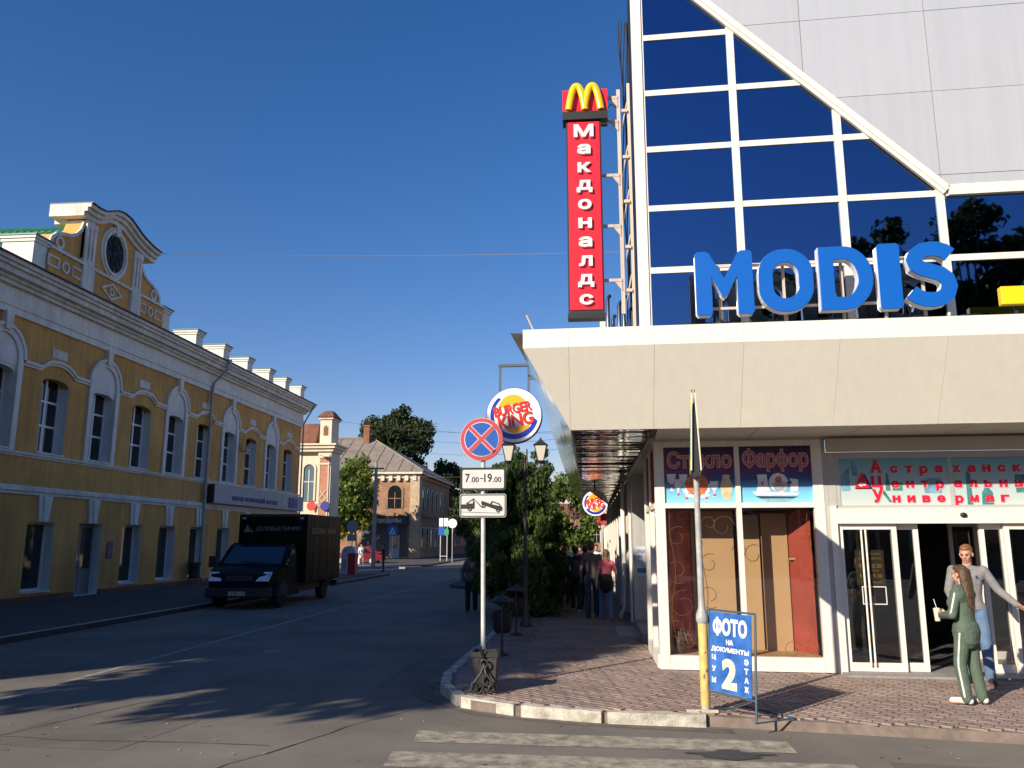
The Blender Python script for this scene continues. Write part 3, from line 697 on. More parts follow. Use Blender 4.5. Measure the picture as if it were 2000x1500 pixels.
# --- canopy: fascia, flared underside, soffit, on both streets
FR0 = Vector((-.86, 10.97)); LR0 = Vector((-.23, 11.55)); ang = .036
def fr(d, z): return (FR0.x+d*cos(ang), FR0.y-d*sin(ang), z)
def lr(d, z): return (LR0.x+(d-.63)*cos(ang), LR0.y-(d-.63)*sin(ang), z)
jo = [0, .63, 1.79, 2.97, 4.2, 5.55, 6.8, 8.0, 9.2, 10.4, 11.6, 12.8, 14]
for i in range(len(jo)-1):
    a, b_ = jo[i]+(.0015 if i else 0), jo[i+1]-.0015
    zt = 4.86; zb = 4.60
    q0, q1, q2, q3 = fr(a, zb), fr(b_, zb), fr(b_, zt), fr(a, zt)
    off = (sin(ang)*.05, cos(ang)*.05, 0)
    MB().hexa([q0, q1, tuple(np.add(q1, off)), tuple(np.add(q0, off)), q3, q2, tuple(np.add(q2, off)), tuple(np.add(q3, off))]).build('fascia_panel', fascia_m, mall)
    if i == 0: lo = [lr(.63, 3.53), lr(.63+.0001, 3.53)]; hi = [fr(0, 4.597), fr(b_, 4.597)]; lo[1] = lr(b_+.0, 3.53)
    else: lo = [lr(a, 3.53), lr(b_, 3.53)]; hi = [fr(a, 4.597), fr(b_, 4.597)]
    n_ = (0, .03, .02)
    MB().hexa([lo[0], lo[1], tuple(np.add(lo[1], (0, .03, 0))), tuple(np.add(lo[0], (0, .03, 0))), hi[0], hi[1], tuple(np.add(hi[1], n_)), tuple(np.add(hi[0], n_))]).build('flared_panel', slope_m, mall)
for k in range(22):                              # the side along the street, polished and wavy
    y0 = (10.975 if k == 0 else 10.97+k*1.45)+.004; y1 = 10.97+(k+1)*1.45-.004
    l0 = 11.56 if k == 0 else y0
    MB().hexa([(-.86,y0,4.60),(-.86,y1,4.60),(-.81,y1,4.60),(-.81,max(y0,11.03),4.60),(-.86,y0,4.86),(-.86,y1,4.86),(-.81,y1,4.86),(-.81,max(y0,11.03),4.86)]).build('side_fascia_panel', fascia_m, mall)
    MB().hexa([(-.23,l0,3.53),(-.23,y1,3.53),(-.20,y1,3.53),(-.20,l0,3.53),(-.86,y0,4.597),(-.86,y1,4.597),(-.83,y1,4.597),(-.83,y0,4.597)]).build('side_flared_panel', steel_side, mall)
FB().add([(-2.0,-1.85,4.84),(13,-1.75,4.84),(13,.1,4.84),(-2.0,.1,4.84)], [(0,1,2,3)]).build('canopy_roof', grey_rec, mall)
MB().add([(-.82,12.9,4.845),(.98,12.9,4.845),(2.9,42.8,4.845),(-.82,42.8,4.845)], [(0,1,2,3)]).build('canopy_roof', grey_rec, mall)
m = MB(); y = 11.62
while y < 42.8:                                  # mirrored slats of the street-side soffit, each a little tilted
    t = random.uniform(-.006, .006)
    m.add([(-.21,y,3.535+t),(.93,y,3.535+t),(.93,y+.13,3.535-t),(-.21,y+.13,3.535-t)], [(0,1,2,3)]); y += .14
m.build('soffit_slats', steel_mirror, mall, kind='stuff')
MB().add([(-.2,11.6,3.56),(1.0,11.6,3.56),(1.0,42.8,3.56),(-.2,42.8,3.56)], [(0,1,2,3)]).build('soffit_backing', dark_metal, mall)
for k in range(10):
    u0 = 0.0+k*1.4
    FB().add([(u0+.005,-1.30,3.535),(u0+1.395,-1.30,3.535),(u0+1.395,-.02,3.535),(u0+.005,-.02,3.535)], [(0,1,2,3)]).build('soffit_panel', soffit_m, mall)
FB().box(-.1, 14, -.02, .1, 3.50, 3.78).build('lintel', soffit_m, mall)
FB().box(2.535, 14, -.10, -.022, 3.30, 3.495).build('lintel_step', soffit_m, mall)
# --- corner shop window
F = lambda u0, u1, z0, z1, nm='window_frame', mt=alu_white, v0=-.03, v1=.07: FB().box(u0, u1, v0, v1, z0, z1).build(nm, mt, mall)
F(-.02, .13, .13, 3.497, 'frame_post'); F(1.19, 1.265, .33, 3.41, 'frame_post'); F(2.32, 2.47, .13, 3.497, 'frame_post')
F(.133, 2.317, .13, .33, 'frame_rail'); F(.133, 1.187, 2.48, 2.555, 'frame_rail'); F(1.268, 2.317, 2.48, 2.555, 'frame_rail'); F(.133, 2.317, 3.41, 3.497, 'frame_rail')
for u0, u1 in ((.13, 1.19), (1.265, 2.32)):
    FB().add([(u0,.02,.33),(u1,.02,.33),(u1,.02,2.48),(u0,.02,2.48)], [(0,1,2,3)]).build('shop_pane', glass_shop, mall)
# posters
poster_grad = ramp_z('poster_print', 2.555, 3.41, [(0, (.25, .62, .82)), (.18, (.16, .50, .76)), (.42, (.03, .07, .22)), (.62, (.12, .012, .07)), (.78, (.10, .01, .06)), (1, (.008, .012, .06))])
pg_let = M('poster_letter', (.42, .10, .09), .4); pg_out = M('poster_outline', (.55, .45, .55), .4)
pg_glass = M('poster_glassware', (.72, .72, .80), .4, var=.2, vs=14); pg_amb = M('poster_plate', (.60, .17, .06), .4, var=.35, vs=12); pg_vase = M('poster_vase', (.62, .50, .30), .4, var=.3, vs=14)
pg_dark = M('poster_dark', (.05, .05, .08), .4); pg_red = M('poster_red_mark', (.5, .08, .1), .4)
def poster(u0, u1, word):
    p = FB().box(u0, u1, .008, .03, 2.558, 3.408).build('poster', poster_grad, mall)
    W_ = u1-u0
    FB().lett(word, u0+.05*W_, .006, 3.02 if word[0] == 'Ф' else 3.08, w=W_*.92, h=.36 if word[0] == 'Ф' else .27, bold=.045, ex=.001).build('lettering', pg_out, p)
    FB().lett(word, u0+.062*W_, .003, 3.03 if word[0] == 'Ф' else 3.09, w=W_*.896, h=.34 if word[0] == 'Ф' else .25, bold=.012, ex=.001).build('lettering', pg_let, p)
    return p
def flat(p, mat, polys, v=.004):
    for q in polys: FB().prism(q, 'y', v, v+.003).build('printed_picture', mat, p)
p = poster(.13, 1.19, 'Стекло')
def goblet(u, z, s): return [(u-.07*s, z+.26*s), (u+.07*s, z+.26*s), (u+.055*s, z+.15*s), (u+.012*s, z+.10*s), (u+.012*s, z+.02*s), (u+.05*s, z), (u-.05*s, z), (u-.012*s, z+.02*s), (u-.012*s, z+.10*s), (u-.055*s, z+.15*s)]
flat(p, pg_glass, [goblet(.24, 2.74, 1), goblet(.34, 2.66, 1.0), goblet(.42, 2.76, .9), goblet(.46, 2.60, .9), goblet(.76, 2.60, .95), goblet(.88, 2.65, .9)])
flat(p, pg_amb, [arc(.62, 2.84, .17, 0, 360, 24)[:-1], [(.56, 2.70), (.68, 2.70), (.65, 2.60), (.60, 2.60)]], .001)
flat(p, pg_glass, [arc(.63, 2.70, .20, 190, 350, 14, .07)], .0055)
flat(p, pg_vase, [[(1.0, 2.98), (1.12, 2.98), (1.11, 2.93), (1.15, 2.82), (1.14, 2.70), (1.10, 2.60), (1.02, 2.60), (.98, 2.70), (.97, 2.82), (1.01, 2.93)]])
flat(p, pg_red, [[(u-.03, z), (u+.03, z), (u, z+.05)] for u, z in ((.34, 2.67), (.46, 2.61), (.76, 2.61), (.88, 2.66), (.24, 2.80))], .001)
p = poster(1.265, 2.32, 'Фарфор')
flat(p, pg_glass, [[(1.52, 2.98), (1.66, 2.98), (1.68, 2.80), (1.71, 2.72), (1.50, 2.72), (1.53, 2.85)], arc(1.83, 2.86, .14, 0, 360, 20)[:-1], arc(1.85, 2.80, .10, 0, 360, 18, .09)[:-1], [(2.0, 2.92), (2.12, 2.90), (2.11, 2.72), (2.0, 2.72)], [(1.44, 2.72), (2.14, 2.70), (2.08, 2.66), (1.5, 2.66)]])
flat(p, pg_dark, [[(1.48, 2.655), (2.1, 2.645), (2.03, 2.62), (1.55, 2.62)], [(1.95, 2.86), (2.02, 2.88), (2.02, 2.84), (1.95, 2.83)]], .001)
flat(p, pg_amb, [arc(1.83, 2.90, .05, 0, 360, 10)[:-1], [(1.56, 2.86), (1.62, 2.88), (1.60, 2.80)]], .0005)
flat(p, M('poster_reflection', (.22, .45, .55), .4, var=.3, vs=16), [[(1.56, 2.615), (2.02, 2.615), (1.95, 2.57), (1.62, 2.57)]], .002)
# shop window display
FB().box(.13, 2.32, .07, 1.0, .20, .33).build('display_floor', tan_board, mall)
FB().box(.62, 1.22, .78, .82, .33, 2.46).build('display_board', tan_board, mall)
FB().box(1.34, 1.62, .80, .84, .33, 2.40).build('display_board', tan_board, mall)
FB().box(1.64, 2.0, .70, .74, .33, 2.42).build('display_board', tan_board, mall)
FB().add([(.14,.12,.33),(.56,.70,.33),(.56,.70,2.46),(.14,.12,2.46)], [(0,1,2,3)]).build('display_side_board', red_board, mall)
FB().add([(2.0,.78,.33),(2.31,.30,.33),(2.31,.30,2.46),(2.0,.78,2.46)], [(0,1,2,3)]).build('display_side_board', dark_red, mall)
FB().box(2.0, 2.03, .68, .74, .33, 2.42).box(.55, .60, .66, .75, .33, 2.46).box(2.03, 2.28, .60, .64, 1.70, 1.73).build('display_batten', tan_board, mall)
FB().box(.10, 2.36, .95, 1.0, .2, 3.4).build('display_back', M('dark_brown_back', (.10, .05, .03), .8), mall)
FB().box(.13, 2.32, .03, .95, 2.47, 2.49).build('display_ceiling', interior, mall)
m = FB()                                         # painted scrolls on the inside of the panes
def scroll(u, z, r, a0, a1, sh=.62): return [(u+r*(1-sh*t)*cos(radians(a0+(a1-a0)*t)), z+r*(1-sh*t)*sin(radians(a0+(a1-a0)*t))) for t in np.linspace(0, 1, 22)]
for sc_ in (scroll(.30, 2.05, .16, 60, 420), scroll(.28, 1.55, .2, 300, -80), scroll(.36, 1.05, .22, 80, 480), scroll(.26, .72, .18, 20, -380), scroll(.42, .55, .12, 200, 560),
            scroll(2.18, 2.1, .12, 100, 470), scroll(2.22, 1.5, .1, 10, -330), scroll(1.9, .42, .14, 30, 400), scroll(2.15, .46, .1, 150, -240), scroll(.98, 2.2, .18, 10, 370), scroll(.78, 2.25, .12, 180, -160)):
    m.tube([(u, .04, z) for u, z in sc_], .0042, 4)
for u in (.22, 2.24): m.tube([(u+.035*sin(z*5), .04, z) for z in np.linspace(.4, 2.4, 26)], .0042, 4)
m.build('painted_scrolls', scroll_m, mall)
vs_ = thing('flower_pot', 'dark pot with dry twigs in the corner shop window', 'pot', T(.32, .22, .33))
m = FB().lathe([(.06, 0), (.09, .06), (.10, .2), (.07, .3), (.085, .33), (.06, .31)], (.30, .22, .33), 14); m.build('pot', M('dark_pot', (.05, .03, .02), .5), vs_, smooth=True)
m = FB()
for k in range(9):
    a = random.uniform(0, 6.28); l = random.uniform(.12, .3); m.tube([(.30, .22, .6), (.30+.1*cos(a), .22+.06*sin(a), .6+l*.4), (.30+.2*cos(a), .22+.08*sin(a), .45+l*.3)], .005, 4)
m.build('twig', wood, vs_)
# --- grey reveal and the sliding-door entrance
F(2.473, 2.53, .12, 3.49, 'reveal', grey_rec, -.02, .3); F(2.533, 2.627, .12, 2.5, 'entrance_post', alu_white, -.06, .10)
FB().box(2.533, 2.65, -.02, .3, 2.503, 3.297).build('reveal', grey_rec, mall)
F(2.63, 6.28, 2.24, 2.462, 'door_header', alu_white, -.08, .10)
FB().box(2.66, 6.28, -.01, .08, 2.465, 2.50).box(2.66, 6.28, -.01, .08, 3.20, 3.298).build('sign_frame', grey_rec, mall)
F(4.25, 4.31, 2.503, 3.197, 'sign_frame', grey_rec, -.012, .08); F(2.652, 2.71, 2.503, 3.197, 'sign_frame', grey_rec, -.012, .08)
ph = clear_glass; sgm = ramp_z('sign_print', 2.5, 3.2, [(0, (.52, .58, .56)), (.55, (.36, .50, .52)), (1, (.12, .36, .44))])
ent = [(2.71, 4.25), (4.31, 6.28)]
sgn = [FB().box(a, b_, .0, .03, 2.503, 3.197).build('sign_panel', sgm, mall) for a, b_ in ent]
sg_red = M('sign_letter_red', (.60, .012, .05), .4); sg_shadow = M('sign_letter_edge', (.62, .60, .58), .4)
sg_teal = M('printed_tower', (.05, .22, .24), .5, var=.3, vs=9); sg_blue = M('printed_photo', (.16, .34, .46), .5, var=.45, vs=8); sg_gr = M('printed_photo_green', (.06, .20, .17), .5, var=.5, vs=9)
rows = [('А', 'страханский', 2.98), ('Ц', 'ентральный', 2.76), ('У', 'нивермаг', 2.545)]
for big, rest, z in rows:
    for mt, dx, v, bo in ((sg_shadow, .007, -.004, .08), (sg_red, 0, -.008, .06)):
        for k, ch in enumerate(big+rest):
            u = 3.16 if k == 0 else 3.44+(k-1)*.208+(.04 if k > 4 else 0)
            if u > 6.1: continue
            dz_ = .02 if ch == 'Ц' else (.045 if ch == 'р' else 0)
            FB().lett(ch, u+dx, v, z-dz_-dx, h=.20 if k == 0 else (.145 if ch == 'р' else .105), w=.16 if k == 0 else .115, bold=bo, ex=.003).build('letter' if mt is sg_red else 'letter_edge', mt, sgn[0])
flat(sgn[0], sg_blue, [[(2.73, 2.72), (2.86, 2.72), (2.86, 3.08), (2.73, 2.95)], [(3.9, 2.68), (4.14, 2.68), (4.14, 2.90), (3.9, 2.90)], [(2.9, 2.95), (2.98, 2.95), (2.98, 3.18), (2.88, 3.18)]], -.002)
flat(sgn[0], sg_gr, [[(3.46, 2.72), (3.6, 2.72), (3.6, 2.84), (3.46, 2.84)], [(3.36, 2.72), (3.43, 2.72), (3.41, 2.95), (3.38, 3.0)], [(3.30, 2.70), (3.34, 2.72), (3.44, 2.55), (3.40, 2.55)]], -.002)
flat(sgn[1], sg_teal, [[(4.48, 2.51), (4.56, 2.51), (4.55, 2.95), (4.52, 3.02), (4.49, 2.95)], [(4.68, 2.51), (4.84, 2.51), (4.84, 2.68), (4.76, 2.80), (4.69, 2.68)]], -.002)
flat(sgn[1], sg_gr, [[(5.16, 2.68), (5.6, 2.68), (5.6, 2.94), (5.16, 2.94)]], -.002)
q = FB().prism([(2.92, 2.76), (3.13, 2.76), (3.03, 2.99)], 'y', -.03, -.002); q.build('triangle_badge', red_s, sgn[0])
q = FB().prism([(2.96, 2.75), (3.17, 2.75), (3.07, 2.98)], 'y', -.012, -.001); q.build('badge_shadow', navy, sgn[0])
q = FB().lett('цум', 2.975, -.031, 2.78, w=.10, h=.06, bold=.03, ex=.003); q.build('badge_lettering', white_l, sgn[0])
FB().sphere((4.37, -.10, 2.36), (.05, .03, .035)).build('door_sensor', black, mall, smooth=True)
# door leaves
def leaf(u0, u1, v, nm, z0=.155, z1=2.235, st=.07, name='door_leaf'):
    f = FB(); f.box(u0, u0+st, v, v+.05, z0, z1).box(u1-st, u1, v, v+.05, z0, z1).box(u0+st, u1-st, v, v+.05, z0, z0+.12).box(u0+st, u1-st, v, v+.05, z1-.08, z1)
    o = f.build(name, alu_white, mall)
    FB().add([(u0+st,v+.025,z0+.12),(u1-st,v+.025,z0+.12),(u1-st,v+.025,z1-.08),(u0+st,v+.025,z1-.08)], [(0,1,2,3)]).build('pane', glass_door, o)
    return o
d1 = leaf(2.635, 3.46, .0, 'fixed'); d2 = leaf(3.40, 3.78, .07, 'slid'); d3 = leaf(4.62, 4.98, .07, 'slid'); d4 = leaf(4.93, 5.75, .0, 'fixed'); leaf(5.76, 6.28, .0, 'fixed')
for u in (2.95, 3.01): FB().cyl((u, -.05, .24), (u, -.05, 2.15), .014, n=8).build('handle_bar', alu_white, d1)
pn = M('brown_notice', (.075, .05, .02), .5); pl = M('notice_gold', (.42, .30, .10), .5)
FB().box(2.86, 3.26, .03, .036, 1.35, 1.86).build('notice', pn, d1)
q = FB().lett('Добро пожаловать', 2.92, .029, 1.785, w=.30, h=.035, bold=.01, ex=.001).lett('режим работы', 2.90, .029, 1.715, w=.32, h=.04, bold=.01, ex=.001).lett('9.30-20.30', 2.90, .029, 1.60, w=.32, h=.06, bold=.02, ex=.001).lett('воскресенье', 2.94, .029, 1.545, w=.24, h=.03, bold=.01, ex=.001).lett('9.30-19.30', 2.90, .029, 1.46, w=.32, h=.055, bold=.02, ex=.001).lett('без перерыва', 2.91, .029, 1.385, w=.30, h=.03, bold=.01, ex=.001)
q.build('notice_lettering', pl, d1)
nb = FB(); nb.ring([(2.92, 1.08), (3.26, 1.08), (3.26, 1.34), (2.92, 1.34)], [(2.935, 1.095), (3.245, 1.095), (3.245, 1.325), (2.935, 1.325)], 'y', .022, .03); nb.build('notice_frame', plate_w, d1)
FB().box(2.97, 3.10, .03, .034, 1.11, 1.31).build('notice_picture', M('notice_red', (.14, .06, .04), .5, var=.4, vs=20), d1)
# vestibule behind the doors
FB().box(2.54, 6.3, -.35, 0.6, .10, .15).build('door_step', granite, mall)
FB().box(2.54, 6.3, .6, 5.0, .10, .148).build('vestibule_floor', floor_in, mall)
FB().box(2.5, 6.35, 4.9, 5.0, .15, 2.6).box(2.37, 2.47, .1, 5, .15, 3.4).box(6.3, 6.4, .1, 5, .15, 2.6).box(2.48, 6.3, .1, 5, 2.5, 2.6).build('vestibule_walls', interior, mall)
def inner(u0, u1): return leaf(u0, u1, 1.6, 'in', .15, 2.3, .06, 'inner_door_leaf')
inner(2.6, 3.05); inner(3.05, 3.5); inner(4.75, 5.2); inner(5.2, 5.7)
FB().box(3.5, 4.7, .75, 1.5, .149, .156).build('entrance_mat', dark_metal, mall)
# wall beyond the entrance, out of frame
FB().box(6.285, 14, -.03, .3, .1, 3.49).build('end_wall', grey_wall, mall)
# --- side along the street
S_ = lambda x0, x1, y0, y1, z0, z1, nm, mt: MB().box(x0, x1, y0, y1, z0, z1).build(nm, mt, mall)
S_(1.0, 1.13, 14.85, 15.0, .13, 3.5, 'frame_post', alu_white); S_(1.01, 1.10, 13.85, 13.95, .33, 3.42, 'frame_post', alu_white)
S_(1.0, 1.13, 12.92, 14.84, .13, .33, 'frame_rail', alu_white); S_(1.01, 1.11, 12.92, 14.84, 2.48, 2.555, 'frame_rail', alu_white); S_(1.0, 1.12, 12.92, 14.84, 3.42, 3.5, 'frame_rail', alu_white)
for a, b_ in ((12.93, 13.85), (13.95, 14.85)):
    MB().add([(1.05,a,.33),(1.05,b_,.33),(1.05,b_,2.48),(1.05,a,2.48)], [(0,1,2,3)]).build('shop_pane', glass_shop, mall)
    S_(1.045, 1.07, a, b_, 2.557, 3.418, 'poster', dark_red)
S_(1.3, 1.34, 13.9, 15.0, .2, 3.4, 'display_back', dark_red)
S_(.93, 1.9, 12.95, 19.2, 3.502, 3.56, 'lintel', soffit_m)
S_(1.13, 2.4, 15.0, 15.08, .13, 3.5, 'return_wall', grey_wall)
S_(1.85, 1.95, 15.08, 19.2, .1, 3.5, 'recess_wall', grey_wall)
S_(1.0, 2.0, 19.2, 20.4, .1, 3.5, 'corner_pier', grey_wall)
S_(.96, 1.0, 20.0, 20.4, .1, 3.5, 'pier_trim', alu_white)
S_(1.0, 2.0, 20.4, 43, .1, 3.5, 'street_wall', M('dark_shopfront', (.02, .02, .022), .06, spec=.8))
for k in range(9):
    y0 = 22.6+k*2.3; S_(.90, .998, y0, y0+.42, .12, 3.45, 'pilaster', alu_white)
    S_(.95, .998, y0+.42, y0+2.29, 2.55, 3.2, 'shop_fascia', [dark_metal, dark_red, navy][k % 3]); S_(.96, .998, y0+.43, y0+2.28, .12, .55, 'shop_plinth', granite)
    S_(.93, .995, y0+1.3, y0+1.37, .55, 2.55, 'shop_mullion', alu_white)
m = MB().tube([(.86, 20.9, 3.4), (.86, 20.9, .42), (.84, 20.85, .30), (.74, 20.7, .2)], .06, 10); m.build('drainpipe', white_pl, mall, smooth=True, auto=40)
m = MB().lathe([(.075, 0), (.08, .1), (.06, .12)], (.86, 20.9, 1.0), 10); m.build('pipe_collar', white_pl, mall)
pp = thing('advert_sheet', 'pale blue paper advert stuck on the grey pier beside the shop', 'poster', (1.2, 19.19, 1.3))
MB().box(1.05, 1.33, 19.185, 19.195, 1.20, 1.86).build('sheet', M('pale_blue_print', (.50, .56, .62), .6, var=.15, vs=9), pp)
q = MB().text('СКИДКИ', (1.07, 19.184, 1.70), (1, 0, 0), EZ, w=.24, h=.09, bold=.03, ex=.002).text('ДО 50', (1.09, 19.184, 1.60), (1, 0, 0), EZ, w=.2, h=.07, bold=.03, ex=.002).box(1.08, 1.30, 19.182, 19.184, 1.27, 1.38); q.build('lettering', M('advert_blue', (.05, .14, .32), .6), pp)

# ------------------------------------------------------------ signs fixed to the store
md = thing('channel_letter_sign', 'large blue block letters MODIS standing on the canopy roof', 'letter sign', T(2.5, -.6, 4.85))
def letter(loops, u0, z0):
    a = FB(); b_ = FB()
    for fb, v0, v1, gr in ((a, -.68, -.655, 0), (b_, -.653, -.50, 0)):
        for lp_ in loops:
            if isinstance(lp_, tuple): fb.ring([(u0+x, z0+z) for x, z in lp_[0]], [(u0+x, z0+z) for x, z in lp_[1]], 'y', v0, v1)
            else: fb.prism([(u0+x, z0+z) for x, z in lp_], 'y', v0, v1)
    o = b_.build('letter', letter_side, md, bevel=.008); a.build('letter_face', modis_blue, o, bevel=.008)
def rrect(x0, x1, z0, z1, r, n=8):
    out = []
    for cx, cz, a0 in ((x1-r, z1-r, 0), (x0+r, z1-r, 90), (x0+r, z0+r, 180), (x1-r, z0+r, 270)): out += arc(cx, cz, r, a0, a0+90, n)
    return out
H_ = .98
letter([[(0, .03), (.03, 0), (.19, 0), (.22, .03), (.22, .62), (.375, .31), (.415, .27), (.455, .31), (.61, .62), (.61, .03), (.64, 0), (.80, 0), (.83, .03), (.83, H_-.03), (.80, H_), (.68, H_), (.63, H_-.03), (.415, .54), (.20, H_-.03), (.15, H_), (.03, H_), (0, H_-.03)]], .68, 5.33)
letter([(rrect(0, .80, 0, H_, .385), rrect(.22, .58, .21, H_-.21, .178))], 1.59, 5.33)
letter([([(0, 0), (0, .5), (0, H_)]+[(.36, H_)]+arc(.36, .49, .41, 90, -90, 20, .49)[1:-1]+[(.36, 0)], [(.22, .2), (.22, .5), (.22, H_-.2)]+[(.36, H_-.2)]+arc(.36, .49, .19, 90, -90, 20, .29)[1:-1]+[(.36, .2)])], 2.47, 5.33)
letter([[(0, .03), (.03, 0), (.27, 0), (.30, .03), (.30, H_-.03), (.27, H_), (.03, H_), (0, H_-.03)]], 3.32, 5.33)
sp = [(.60, .80)]+arc(.37, .72, .235, 45, 270, 16, .16)[2:-1]+arc(.37, .27, .245, 90, -135, 16, .165)+[(.06, .20)]
sp = [(.62, .78), (.55, .84), (.46, .875), (.36, .88), (.25, .865), (.16, .80), (.125, .72), (.15, .635), (.24, .575), (.36, .535), (.48, .49), (.56, .42), (.585, .31), (.545, .19), (.46, .125), (.35, .105), (.24, .115), (.14, .155), (.06, .225)]
L_, R_ = stroke(sp, .205); letter([L_+R_[::-1]], 3.70, 5.33)
fm = FB()
for z in (5.45, 6.12): fm.box(.75, 4.35, -.49, -.46, z, z+.04)
for u in (1.05, 2.0, 2.85, 3.45, 4.0):
    fm.box(u-.02, u+.02, -.46, -.42, 4.85, 6.15); fm.tube([(u, -.44, 5.9), (u+.12, -.1, 4.86)], .015, 5)
fm.build('support_frame', rust, md)
fl = FB()
for u in (.35, 1.0, 1.5, 2.3, 3.35, 4.0): fl.box(u, u+.22, -1.7, -1.58, 4.845, 4.93)
fl.build('floodlight_row', black, md)
m = FB().sphere((.98, -.9, 5.05), (.10, .08, .14)).box(.90, 1.06, -.95, -.85, 4.85, 4.98); m.build('transformer', black, md)
ysn = thing('yellow_sign', 'plain yellow sign board on the canopy right of the blue letters', 'sign', T(5.5, -.6, 4.85))
FB().box(4.99, 6.9, -.62, -.5, 5.34, 5.61).build('board', yellow_s, ysn, bevel=.01)
for u in (5.2, 6.4): FB().box(u, u+.05, -.5, -.46, 4.85, 5.5).build('bracket', dark_metal, ysn)

pyl = thing('vertical_blade_sign', 'tall red vertical sign with white letters and yellow arches', 'blade sign', (.03, 12.9, 5.55))
MB().box(-.265, .325, 12.86, 13.06, 5.60, 8.98).build('cabinet', M('sign_cabinet', (.03, .03, .04), .4), pyl)
fc = MB().box(-.235, .295, 12.842, 12.857, 5.66, 8.95).build('face', red_s, pyl)
MB().box(-.275, .335, 12.83, 13.07, 5.52, 5.598).build('base_cap', black, pyl)
word = 'Макдоналдс'; zt = 8.84
for k, ch in enumerate(word):
    h_ = .225 if k == 0 else (.215 if ch == 'д' else .175); w_ = .33 if k == 0 else (.26 if ch == 'д' else .22)
    zb = 8.66 if k == 0 else 8.66-.04-.27-(k-1)*.327-(.03 if ch == 'д' else 0)
    MB().text(ch, (.03, 12.842, zb), (1, 0, 0), EZ, w=w_, h=h_, bold=.03, ex=.05, align='C').build('letter', white_l, fc)
MB().box(-.32, .44, 12.80, 13.1, 8.985, 9.13).build('black_band', black, pyl)
MB().box(-.32, .44, 12.86, 13.06, 9.133, 9.56).build('red_block', red_s, pyl)
m = MB()
for s in (0, 1):
    x0 = -.215 if s == 0 else .045
    pts = []
    xa, xb = (-.215, .06) if s == 0 else (.05, .325)
    for t in np.linspace(0, 1, 26):
        pts.append((xa+(xb-xa)*t, 12.80, 9.15+.44*(1-abs(2*t-1)**2.3)))
    m.tube(pts, .058, 8)
m.xf(lambda x, y, z: (x, 12.79+(y-12.80)*.7, z)); m.build('arches', arch_y, pyl, smooth=True, auto=50)
tr = thing('sign_truss', 'rusty white steel ladder truss holding the red vertical sign', 'bracket', (.68, 13.0, 4.85))
m = MB().box(.60, .66, 12.98, 13.04, 5.62, 9.60); m.build('chord', rust, tr); MB().box(.78, .83, 13.05, 13.10, 4.86, 9.75).build('chord', rust, tr)
m = MB()
for z in (6.0, 6.75, 7.55, 8.35, 9.2): m.box(.66, .78, 13.01, 13.05, z, z+.05)
for z in (5.7, 6.4, 7.2, 8.0, 8.8): m.tube([(.66, 13.03, z), (.78, 13.06, z+.6)], .012, 5)
m.build('rungs', rust, tr)
for z in (6.16, 7.1, 8.0, 8.98, 9.42):
    q = MB().box(.33, .62, 12.96, 13.0, z, z+.05); q.prism([(.62, z-.16), (.62, z-.003), (.5, z-.003)], 'y', 12.965, 12.995); q.build('arm', rust, tr)
cbm = MB()
for k in range(5):
    x = .70+.03*k; cbm.tube([(x+.03*sin(z*2.2+k), 13.12+.02*k, z) for z in np.linspace(4.9, 11, 24)], .011, 5)
cbm.tube([(.36, 12.98, 9.30), (.42, 12.95, 9.2), (.5, 12.97, 9.33), (.62, 13.0, 9.25)], .01, 5)
cbm.build('cables', dark_metal, tr)
pc_ = thing('vent_pipes', 'cluster of shiny steel vent pipes with white corner on the canopy', 'vent pipes', (.5, 15, 4.85))
for k, (x, y, h) in enumerate(((.42, 14.6, 1.5), (.52, 14.9, 1.2), (.62, 14.5, 1.35), (.72, 14.8, 1.55), (.80, 14.4, 1.2))):
    MB().tube([(x, y, 4.85), (x, y, 4.85+h), (x+.04, y+.05, 4.85+h+.08)], .036, 10).build('pipe', M('steel_pipe', (.6, .6, .6), .2, metal=1) if k == 0 else bpy.data.materials['steel_pipe'], pc_, smooth=True, auto=40)
MB().box(.27, .37, 14.6, 14.75, 4.85, 6.05).build('white_post', alu_white, pc_)

